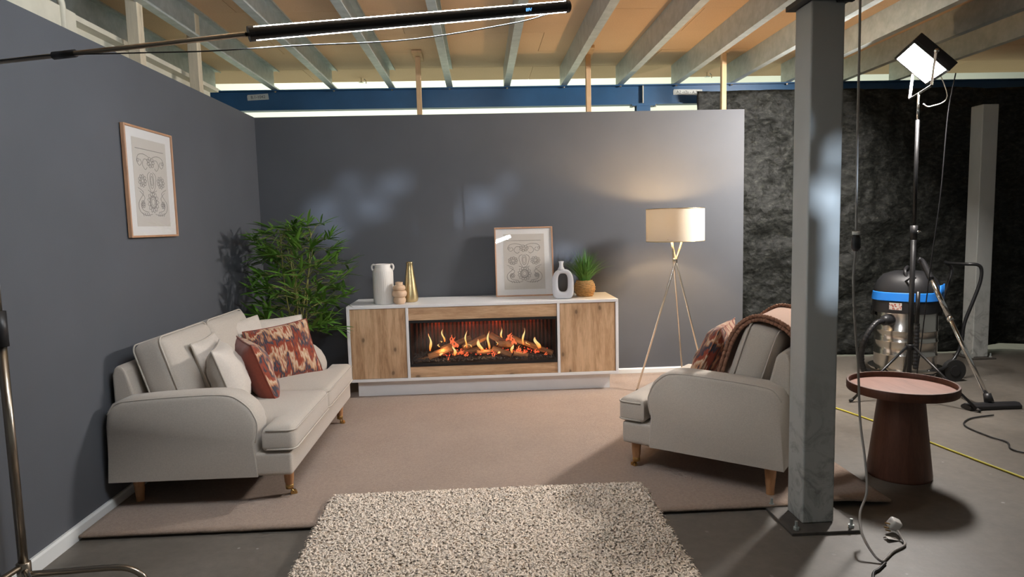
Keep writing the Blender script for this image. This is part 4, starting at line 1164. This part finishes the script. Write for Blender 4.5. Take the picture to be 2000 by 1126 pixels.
# ================================================================== BOOM WITH TUBE LAMP, C-STAND
def stand_and_tube():
    L, Rr = Vector((-0.718, 2.25, 2.081)), Vector((0.372, 2.78, 2.322)); S = Vector((-1.875, 2.64, 2.09))
    T = thing('light_stand', 'nickel light stand with curved base at the left picture edge', 'light stand', (-1.885, 2.655, 0))
    MB().tube([(0, 0, 0.09), (0, 0, 1.05)], 0.0175, 16).build('riser', 'stand_steel', T, True)
    MB().tube([(0, 0, 1.02), (0, 0, 1.16)], 0.026, 14).build('collar', 'black_plastic', T, True)
    MB().tube([(0, 0, 1.1), (0, 0, 2.14)], 0.014, 14).build('upper_riser', 'stand_steel', T, True)
    MB().tube([(-0.02, -0.015, 1.12), (-0.02, -0.05, 1.12)], 0.012, 10).build('lock_knob', 'black_plastic', T, True)
    for az, zz in ((4, 0.085), (-48, 0.105), (-96, 0.125)):
        a = R(az); d = Vector((math.cos(a), math.sin(a), 0))
        MB().tube(smooth_path([d*0.02+Vector((0, 0, zz)), d*0.15+Vector((0, 0, zz)), d*0.33+Vector((0, 0, zz)), d*0.40+Vector((0, 0, zz-0.01)), d*0.445+Vector((0, 0, zz-0.04)), d*0.46+Vector((0, 0, 0.013))], 5), 0.0125, 10).build('leg', 'stand_steel', T, True)
    MB().lathe([(0.024, 0.06), (0.026, 0.07), (0.026, 0.135), (0.02, 0.14)], 14).build('leg_hub', 'stand_steel', T, True)
    MB().box((0.01, -0.01, 2.10), (0.05, 0.06, 0.06)).build('grip_head', 'black_metal', T, bevel=0.01)
    B = thing('boom_lamp', 'long black tube lamp on a boom pole under the ceiling', 'lamp', S)
    def loc(p): return Vector(p)-S
    MB().tube([loc(S+(S-L).normalized()*0.25), loc(S), loc(L.lerp(S, 0.02))], 0.0085, 10).build('boom_pole', 'stand_steel', B, True)
    ax = (Rr-L).normalized(); back = Vector((0, -1, 0)); back = (back-ax*back.dot(ax)).normalized()  # towards camera
    # turn the housing so its back looks at the camera
    cam = Vector((0, 0, 1.45)); midp = (L+Rr)/2; back = (cam-midp); back = (back-ax*back.dot(ax)).normalized(); side = ax.cross(back)
    r = 0.0225; n = 24
    def arc(a0, a1, rad, k=14): return [(math.cos(a), math.sin(a)) for a in np.linspace(R(a0), R(a1), k)], rad
    def shell(a0, a1, r0, r1, p0, p1):
        mb = MB(); prof = [(math.cos(a)*r1, math.sin(a)*r1) for a in np.linspace(R(a0), R(a1), 16)]+[(math.cos(a)*r0, math.sin(a)*r0) for a in np.linspace(R(a1), R(a0), 16)]
        return mb.prism(prof, lambda u, v: loc(p0+back*u+side*v), lambda u, v: loc(p1+back*u+side*v))
    shell(-62, 62, r-0.008, r, L, Rr).build('housing', 'black_metal', B, 'auto')
    M['tube'] = emis('tube_diffuser', (0.86, 0.93, 1.0), TUBE_L)
    shell(63, 297, r-0.004, r-0.0005, L+ax*0.01, Rr-ax*0.01).build('diffuser', 'tube', B, 'auto')
    for p, s in ((L, 1), (Rr, -1)):
        MB().tube([loc(p-ax*s*0.012), loc(p+ax*s*0.006)], r*1.08, 20).build('end_cap', 'black_plastic', B)
    M['screen'] = emis('display', (0.15, 0.45, 1.0), 2.0)
    scp = L.lerp(Rr, 0.845)
    text_mesh('display_digits', '89V', 0.017, 'screen', B, Matrix((ax, -side if (-side).z > 0 else side, back)).transposed().to_4x4().copy() if False else
              (Matrix.Translation(loc(scp+back*(r+0.0006))) @ Matrix((ax, back.cross(ax), back)).transposed().to_4x4()))
    # power lead drooping under the tube, taped to the boom
    c = smooth_path([L.lerp(Rr, 0.93)-Vector((0, 0, r)), L.lerp(Rr, 0.80)-Vector((0, 0, 0.045)), L.lerp(Rr, 0.45)-Vector((0, 0, 0.068)), L.lerp(Rr, 0.1)-Vector((0, 0, 0.050)), S.lerp(L, 0.86)-Vector((0, 0, 0.040)), S.lerp(L, 0.68)-Vector((0, 0, 0.026)), S.lerp(L, 0.5)-Vector((0, 0, 0.012)), S.lerp(L, 0.3)+Vector((0, -0.012, 0)), S.lerp(L, 0.05)-Vector((0, 0.012, 0))], 6)
    MB().tube([loc(p) for p in c], 0.0024, 6).build('power_lead', 'dark_cable', B, True)
    MB().tube([loc(S.lerp(L, 0.32)), loc(S.lerp(L, 0.40))], 0.0145, 8).build('tape_wrap', 'black_plastic', B, True)
stand_and_tube()

# ================================================================== LED PANEL ON TRIPOD
def led_panel():
    bx, by = 3.349, 5.0
    T = thing('tripod_stand', 'black tripod light stand in front of the vacuum cleaner', 'light stand', (bx, by, 0))
    MB().tube([(0, 0, 0.06), (0, 0, 1.30)], 0.019, 14).build('pole', 'black_metal', T, True)
    MB().tube([(0, 0, 1.25), (0, 0, 1.36)], 0.026, 12).build('collar', 'black_plastic', T, True)
    MB().tube([(0.02, 0, 1.31), (0.055, 0, 1.31)], 0.010, 8).build('knob', 'chrome', T, True)
    MB().tube([(0, 0, 1.3), (0, 0, 2.16)], 0.014, 14).build('upper_pole', 'black_metal', T, True)
    MB().tube([(0, 0, 2.12), (0, 0, 2.36)], 0.009, 12).build('top_spigot', 'chrome', T, True)
    MB().lathe([(0.028, 0.385), (0.03, 0.39), (0.03, 0.425), (0.028, 0.43)], 14).build('leg_collar', 'black_plastic', T, True)
    MB().lathe([(0.026, 0.10), (0.028, 0.105), (0.028, 0.13), (0.026, 0.135)], 14).build('lower_collar', 'black_plastic', T, True)
    for az in (187, 298, 62):
        a = R(az); d = Vector((math.cos(a), math.sin(a), 0))
        leg = MB().tube([d*0.03+Vector((0, 0, 0.41)), d*0.50+Vector((0, 0, 0.012))], 0.010, 8).build('leg', 'black_metal', T, True)
        MB().tube([d*0.02+Vector((0, 0, 0.12)), d*0.22+Vector((0, 0, 0.245))], 0.006, 6).build('brace', 'black_metal', leg, True)
        MB().tube([d*0.49+Vector((0, 0, 0.02)), d*0.515+Vector((0, 0, 0.012))], 0.012, 8).build('rubber_foot', 'rubber', leg, True)
    C = Vector((3.35, 4.985, 2.575))
    P = thing('led_panel', 'bright white LED panel lamp on top of the tripod stand', 'lamp', C)
    nrm = Vector((-0.66, 0.24, -0.71)).normalized(); e1 = Vector((-0.34, -0.94, 0)).normalized(); e1 = (e1-nrm*e1.dot(nrm)).normalized(); e2 = nrm.cross(e1)
    fr = Matrix((e1, e2, nrm)).transposed().to_4x4()
    def lb(x0, x1, y0, y1, z0, z1): return xform(MB().span(x0, x1, y0, y1, z0, z1), fr)
    w, h = 0.25, 0.145
    lb(-w-0.02, w+0.02, -h-0.02, h+0.02, -0.07, -0.004).build('housing', 'black_metal', P, bevel=0.006)
    mb = MB()
    M['led'] = emis('led_diffuser', (1.0, 0.945, 0.89), PANEL_L)
    lb(-w, w, -h, h, -0.004, 0.0).build('diffuser', 'led', P)
    mb = merged(lb(-w-0.02, w+0.02, h, h+0.02, -0.004, 0.008), lb(-w-0.02, w+0.02, -h-0.02, -h, -0.004, 0.008), lb(-w-0.02, -w, -h, h, -0.004, 0.008), lb(w, w+0.02, -h, h, -0.004, 0.008))
    mb.build('bezel', 'black_metal', P)
    # yoke
    yk = Vector((3.349, 5.0, 2.36))-C
    y1 = e1*(w+0.035); y2 = -e1*(w+0.035); lowz = yk.z
    for q_ in (y1, y2):
        MB().tube([q_-Vector((0, 0, 0))-nrm*0.03, Vector((q_.x, q_.y, lowz+0.005))], 0.011, 4).build('yoke_arm', 'white_plastic', P)
    MB().tube([Vector((y1.x, y1.y, lowz)), Vector((y2.x, y2.y, lowz))], 0.009, 6).build('yoke_bar', 'black_metal', P)
    for q_ in (y1, y2): MB().tube([q_-nrm*0.03-e1*0.02, q_-nrm*0.03+e1*(0.02)], 0.016, 10).build('tilt_knob', 'chrome', P, True)
    lead = smooth_path([e1*(w)*0.2-nrm*0.07, Vector((0.30, 0.12, -0.22)), Vector((0.12, 0.05, -0.31)), Vector((0.03, 0.0, -0.30))], 6)
    MB().tube(lead, 0.004, 6).build('lead', 'white_plastic', P, True)
    cb_ = smooth_path([(3.62, 4.98, 2.50), (3.60, 5.02, 2.2), (3.58, 5.04, 1.6), (3.56, 5.1, 1.0), (3.58, 5.2, 0.4), (3.60, 5.26, 0.02), (3.75, 5.2, 0.008)], 6)
    o = MB().tube(cb_, 0.0045, 6).build('lamp_cable', 'black_plastic', None, True)
    tag(o, 'thin black cable hanging down from the LED panel', 'cable')
led_panel()

# ================================================================== VACUUM CLEANER
def vacuum():
    cx, cy = 3.745, 5.66
    T = thing('vacuum_cleaner', 'large steel drum vacuum cleaner with blue band and black head', 'vacuum', (cx, cy, 0))
    drum = [(0.235, 0.10), (0.245, 0.11), (0.245, 0.215), (0.250, 0.222), (0.250, 0.232), (0.245, 0.24), (0.245, 0.335), (0.250, 0.342), (0.250, 0.352), (0.245, 0.36), (0.245, 0.43), (0.250, 0.437), (0.250, 0.447), (0.245, 0.455), (0.245, 0.62)]
    MB().lathe(drum, 48).build('drum', 'steel', T, 'auto')
    def sq(r, z, th):     # softly squared head
        return r*(1+0.05*math.cos(4*th))
    MB().lathe([(0.262, 0.60), (0.268, 0.605), (0.270, 0.70), (0.262, 0.705)], 48, fn=sq).build('lower_ring', 'black_plastic', T, 'auto')
    MB().lathe([(0.272, 0.705), (0.276, 0.71), (0.268, 0.775), (0.262, 0.78)], 48, fn=sq).build('blue_band', 'blue_plastic', T, 'auto')
    MB().lathe([(0.262, 0.78), (0.262, 0.80), (0.235, 0.87), (0.19, 0.925), (0.12, 0.95), (0.02, 0.955)], 48, fn=sq).build('motor_head', 'black_plastic', T, 'auto')
    # carry handle on the head
    MB().tube(smooth_path([(-0.10, -0.15, 0.90), (-0.10, -0.12, 0.965), (-0.02, -0.03, 0.99), (0.05, 0.08, 0.965), (0.07, 0.12, 0.92)], 5), 0.014, 8).build('carry_handle', 'black_plastic', T, True)
    for k in range(3): MB().box((-0.13+0.035*k, -0.19+0.015*k, 0.885), (0.012, 0.10, 0.01), Matrix.Rotation(R(-28), 3, 'X')).build('vent_rib', 'black_metal', T)
    bl = MB()
    for a in range(-34, 20, 6): pass
    P = [[(0.279*math.cos(R(a))*(1+0.05*math.cos(4*R(a))), 0.279*math.sin(R(a))*(1+0.05*math.cos(4*R(a))), z) for a in range(-62, -15, 4)] for z in (0.705, 0.84)]
    o = MB().grid(P).build('blue_side_cover', 'blue_plastic', T, True); s = o.modifiers.new('t', 'SOLIDIFY'); s.thickness = 0.01; s.offset = 1
    # label
    m, nt, b = nodes_of('warning_sticker'); v = coords(nt, (1, 1, 1)); ch_ = nt.nodes.new('ShaderNodeTexBrick'); ch_.inputs['Scale'].default_value = 30
    nt.links.new(v, ch_.inputs['Vector']); b.inputs['Roughness'].default_value = 0.5
    n = tex_noise(nt, 70, 2, 0.5, v)
    nt.links.new(ramp(nt, n.outputs['Fac'], [(0.42, (0.45, 0.08, 0.05)), (0.5, (0.70, 0.66, 0.60)), (0.6, (0.72, 0.68, 0.62))]), b.inputs['Base Color'])
    P = [[(0.283*math.cos(R(a)), 0.283*math.sin(R(a)), z) for a in range(-150, -126, 4)] for z in (0.635, 0.695)]
    P = [[(x*1.0, y*1.0, z) for x, y, z in r_] for r_ in P]
    MB().grid(P).build('warning_label', m, T, True)
    # clips
    for a in (-20, 160): MB().box((0.262*math.cos(R(a)), 0.262*math.sin(R(a)), 0.60), (0.03, 0.05, 0.08), Matrix.Rotation(R(a), 3, 'Z')).build('clip', 'black_plastic', T, bevel=0.006)
    # hose inlet and hose
    MB().tube([(-0.20, -0.10, 0.54), (-0.275, -0.135, 0.54), (-0.30, -0.145, 0.53)], [0.055, 0.045, 0.036], 14).build('hose_inlet', 'black_plastic', T, True)
    hp = smooth_path([(-0.29, -0.14, 0.535), (-0.38, -0.17, 0.52), (-0.47, -0.18, 0.40), (-0.48, -0.14, 0.24), (-0.42, -0.08, 0.10), (-0.32, 0.02, 0.06)], 14)
    rs = [0.024+0.003*math.sin(i*2.4) for i in range(len(hp))]
    MB().tube(hp, rs, 10).build('hose', 'black_plastic', T, True)
    # trolley
    MB().lathe([(0.25, 0.085), (0.285, 0.09), (0.29, 0.105), (0.25, 0.11)], 40).build('trolley_ring', 'steel', T, 'auto')
    for a in (-120, -60): 
        MB().tube([(0.25*math.cos(R(a)), 0.25*math.sin(R(a)), 0.09), (0.25*math.cos(R(a)), 0.25*math.sin(R(a)), 0.05)], 0.012, 8).build('caster_stem', 'chrome', T)
        MB().tube([(0.25*math.cos(R(a))-0.012, 0.25*math.sin(R(a)), 0.032), (0.25*math.cos(R(a))+0.012, 0.25*math.sin(R(a)), 0.032)], 0.032, 14).build('caster_wheel', 'rubber', T)
    for y in (-0.20, 0.22):
        w_ = MB().tube([(0.31, y-0.022, 0.095), (0.31, y+0.022, 0.095)], 0.095, 24).build('wheel', 'rubber', T, 'auto')
        MB().tube([(0.31, y-0.027, 0.095), (0.31, y+0.027, 0.095)], 0.045, 18).build('wheel_hub', 'black_plastic', w_, 'auto')
    MB().tube([(0.31, -0.2, 0.095), (0.31, 0.22, 0.095)], 0.010, 8).build('axle', 'steel', T)
    hd = smooth_path([(0.05, -0.24, 0.10), (0.20, -0.22, 0.12), (0.33, -0.18, 0.20), (0.40, -0.16, 0.33), (0.42, -0.16, 0.50), (0.50, -0.16, 0.72), (0.545, -0.16, 0.86), (0.55, -0.16, 0.96), (0.52, -0.15, 1.0), (0.46, -0.10, 1.005), (0.42, 0.06, 1.005), (0.46, 0.16, 1.005), (0.54, 0.20, 0.96), (0.54, 0.2, 0.86), (0.42, 0.2, 0.5), (0.33, 0.2, 0.2)], 6)
    MB().tube(hd, 0.014, 10).build('push_handle', 'black_metal', T, True)
    # accessory tube clipped to the front, with ribbed sleeve
    mb = MB().tube([(-0.09, -0.285, 0.16+0.02*i/30 if False else 0.14+0.0155*i) for i in range(26)], [0.020+0.0025*(i % 2) for i in range(26)], 12)
    mb.build('ribbed_sleeve', 'black_plastic', T, False)
    MB().tube([(-0.09, -0.285, 0.53), (-0.09, -0.285, 0.80)], 0.017, 12).build('spare_tube', 'black_metal', T, True)
    # wand with floor nozzle
    A = Vector((3.585, 5.22, 1.05)); Bt = Vector((3.735, 4.665, 0.075))
    Wn = thing('vacuum_wand', 'chrome vacuum wand with wide black floor nozzle leaning on the vacuum', 'wand', (3.75, 4.65, 0))
    off = Vector((3.75, 4.65, 0)); a_, b_ = A-off, Bt-off
    MB().tube([a_.lerp(b_, 0.14), b_], 0.017, 14).build('lower_tube', 'chrome', Wn, True)
    MB().tube([a_.lerp(b_, 0.10), a_.lerp(b_, 0.42)], 0.020, 14).build('upper_tube', 'chrome', Wn, True)
    MB().tube([a_.lerp(b_, 0.42), a_.lerp(b_, 0.45)], 0.024, 14).build('joint_ring', 'chrome', Wn, True)
    MB().tube(smooth_path([a_+Vector((-0.03, 0.02, 0.03)), a_, a_.lerp(b_, 0.13)], 5), 0.023, 12).build('hand_grip', 'black_plastic', Wn, True)
    MB().tube([b_+Vector((0, 0.01, 0.03)), b_+Vector((0.005, -0.01, -0.03))], [0.026, 0.032], 14).build('swivel', 'black_plastic', Wn, True)
    nz = MB().prism([(-0.045, 0), (0.055, 0), (0.055, 0.02), (0.02, 0.042), (-0.02, 0.042), (-0.045, 0.025)], lambda y, z: (-0.20, y-0.01, z+0.002), lambda y, z: (0.20, y-0.01, z+0.002))
    nz.build('floor_nozzle', 'black_plastic', Wn, bevel=0.006)
    c = smooth_path([(4.02, 5.20, 0.30), (3.90, 5.05, 0.10), (3.748, 5.006, 0.008), (3.46, 4.50, 0.008), (3.256, 4.255, 0.008), (3.246, 4.035, 0.008), (3.31, 3.912, 0.008), (3.23, 3.79, 0.008), (3.27, 3.662, 0.008), (3.45, 3.5, 0.008)], 8)
    c = smooth_path([(3.62, 4.46, 0.008), (3.40, 4.40, 0.008), (3.256, 4.255, 0.008), (3.246, 4.035, 0.008), (3.27, 3.912, 0.008), (3.20, 3.79, 0.008), (3.25, 3.69, 0.008), (3.40, 3.6, 0.008)], 8)
    o = MB().tube(c, 0.005, 6).build('black_cable', 'black_plastic', None, True); tag(o, 'thin black cable curling over the concrete right of the side table', 'cable')
vacuum()

# ================================================================== SIDE TABLE, CABLES
def side_table():
    T = thing('side_table', 'round reddish wood side table with rimmed tray top and conical base', 'table', (2.305, 3.50, 0))
    MB().lathe([(0.160, 0.0), (0.163, 0.004), (0.163, 0.015), (0.112, 0.475), (0.108, 0.478)], 64).build('pedestal', 'walnut', T, 'auto')
    MB().lathe([(0.262, 0.476), (0.272, 0.478), (0.275, 0.484), (0.275, 0.522), (0.273, 0.525), (0.264, 0.525), (0.262, 0.522), (0.262, 0.495)], 80, cap1=False).build('tray_rim', 'walnut', T, 'auto')
    MB().lathe([(0.263, 0.490), (0.263, 0.497)], 80).build('tray_top', 'walnut_top', T, 'auto')
side_table()
def cables():
    T = thing('hanging_cable', 'grey extension cable hanging from the ceiling beside the grey column', 'cable', (1.735, 3.0, 0))
    o = Vector((1.735, 3.0, 0))
    up = [(1.722, 3.0, 2.83), (1.726, 3.0, 2.407), (1.73, 3.0, 1.729), (1.735, 3.0, 1.35)]
    MB().tube([Vector(p)-o for p in smooth_path(up, 6)], 0.0055, 8).build('upper_lead', 'grey_cable', T, True)
    MB().tube([Vector(p)-o for p in [(1.735, 3, 1.365), (1.735, 3, 1.345), (1.735, 3, 1.30), (1.735, 3, 1.285)]], [0.012, 0.020, 0.020, 0.010], 12).build('socket', 'black_plastic', T, True)
    MB().tube([Vector(p)-o for p in [(1.735, 3, 1.375), (1.735, 3, 1.36)]], 0.017, 12).build('white_plug_top', 'white_plastic', T, True)
    lo = [(1.735, 3, 1.29), (1.729, 3, 1.20), (1.728, 3.0, 1.118), (1.742, 3.0, 0.924), (1.75, 2.98, 0.733), (1.748, 2.95, 0.496), (1.748, 2.9, 0.317), (1.729, 2.85, 0.191), (1.659, 2.78, 0.128), (1.609, 2.68, 0.083), (1.615, 2.61, 0.03), (1.635, 2.578, 0.008), (1.67, 2.60, 0.008), (1.735, 2.653, 0.008), (1.815, 2.70, 0.008), (1.835, 2.745, 0.012), (1.84, 2.79, 0.03)]
    MB().tube([Vector(p)-o for p in smooth_path(lo, 6)], 0.0055, 8).build('lower_lead', 'grey_cable', T, True)
    P = thing('mains_plug', 'white three-pin mains plug lying on the concrete floor', 'plug', (1.845, 2.82, 0))
    pl = rbox(0.05, 0.045, 0.05, 0.012, 0, 4); xform(pl, Matrix.Translation((0.005, 0.01, 0.042)) @ Matrix.Rotation(R(25), 4, 'Y') @ Matrix.Rotation(R(20), 4, 'X')); pl.build('plug_body', 'white_plastic', P, True)
    for dx, dz in ((0, 0.052), (-0.004, 0.032), (0.004, 0.018)):
        MB().box((-0.033+dx, 0.0, dz), (0.022, 0.006, 0.005), Matrix.Rotation(R(15), 3, 'Y')).build('pin', 'brass', P)
    tg = MB().box((-0.045, -0.055, 0.008), (0.05, 0.03, 0.0012), Matrix.Rotation(R(12), 3, 'Y')).build('cable_tag', 'white_plastic', P)
    yc = smooth_path([(2.30, 5.45, 0.006), (2.52, 5.12, 0.006), (2.638, 4.791, 0.006), (2.741, 4.376, 0.006), (2.79, 4.10, 0.006), (2.819, 3.915, 0.006), (2.87, 3.60, 0.006), (2.914, 3.358, 0.006), (3.0, 2.8, 0.006)], 8)
    o2 = MB().tube(yc, 0.006, 6).build('yellow_cable', 'yellow_cable', None, True); tag(o2, 'yellow extension cable running across the concrete floor behind the side table', 'cable')
    bc = smooth_path([(1.645, 2.565, 0.007), (1.59, 2.52, 0.007), (1.538, 2.476, 0.007), (1.45, 2.30, 0.007), (1.3, 2.0, 0.007)], 6)
    o3 = MB().tube(bc, 0.006, 6).build('black_lead', 'black_plastic', None, True); tag(o3, 'short black lead leaving the bottom of the picture near the plug', 'cable')
cables()

# ================================================================== UNSEEN CUT-OUT BOARD ADDED TO DAPPLE THE SPOT LIGHT
def cut_out_board():
    # openings of the board, given by where their light lands (x, depth, height, half width, half height, tilt)
    spots = [(-1.00, 6.09, 1.63, .13, .10, .5), (-1.42, 6.09, 1.58, .10, .15, -.5), (-0.78, 6.09, 1.83, .12, .07, .5), (-1.30, 6.09, 1.40, .12, .07, .6), (-1.14, 6.09, 1.84, .08, .06, .6),
             (0.02, 6.09, 1.64, .11, .11, .5), (-0.16, 6.09, 1.52, .07, .06, .6), (0.80, 6.09, 1.05, .12, .18, .2), (0.25, 6.09, 1.80, .06, .05, .5),
             (1.60, 2.93, 1.70, .02, .08, -.2), (1.575, 2.93, 1.53, .05, .065, .35), (1.615, 2.93, 1.37, .028, .10, 0), (1.61, 2.93, 1.15, .028, .07, 0)]
    d = (SPOT_T-SPOT).normalized(); c = SPOT+d*2.6
    rt = d.cross(Vector((0, 0, 1))).normalized(); up = rt.cross(d)
    ell = []
    for x, y, z, rx, rz, ti in spots:
        v = Vector((x, y, z))-SPOT; k = 2.6/v.dot(d); pnt = SPOT+v*k-c
        ell.append((pnt.dot(rt), pnt.dot(up), rx*k*1.1, rz*k*1.15, ti))
    mb = MB(); NX, NZ = 150, 100; w, h = 0.84, 0.56; cx, cz = w/NX, h/NZ
    for j in range(NZ):
        v = ((j+.5)/NZ-.5)*h; run = None
        for i in range(NX+1):
            u = ((i+.5)/NX-.5)*w; solid = i < NX
            if solid:
                for eu, ev, ru, rv, ti in ell:
                    a, b = u-eu, v-ev; ct, st = math.cos(ti), math.sin(ti)
                    q_ = ((a*ct+b*st)/ru)**2+((-a*st+b*ct)/rv)**2
                    if q_ < 1+0.9*noise.noise(Vector((u*45, v*45, 1))): solid = False; break
            if solid and run is None: run = i
            if not solid and run is not None:
                P = rt*((run+i)/2*cx-w/2)+up*v; a = rt*cx*(i-run)/2; b = up*cz/2; th = d*0.003; run = None
                mb.add([P-a-b, P+a-b, P+a+b, P-a+b, P-a-b+th, P+a-b+th, P+a+b+th, P-a+b+th], [(0, 3, 2, 1), (4, 5, 6, 7), (0, 1, 5, 4), (1, 2, 6, 5), (2, 3, 7, 6), (3, 0, 4, 7)])
    T = thing('shadow_board', 'black cut-out shadow board on a stand, added out of view to dapple the spot light', 'board', (c.x, c.y, 0))
    o = mb.build('board', 'black_metal', T, fix=False); o.location = (0, 0, c.z)
    MB().tube([(0, 0, 0.0), (0, 0, c.z-h/2)], 0.012, 8).build('post', 'black_metal', T)
    MB().lathe([(0.18, 0.0), (0.18, 0.012), (0.02, 0.02)], 20).build('foot', 'black_metal', T)
cut_out_board()
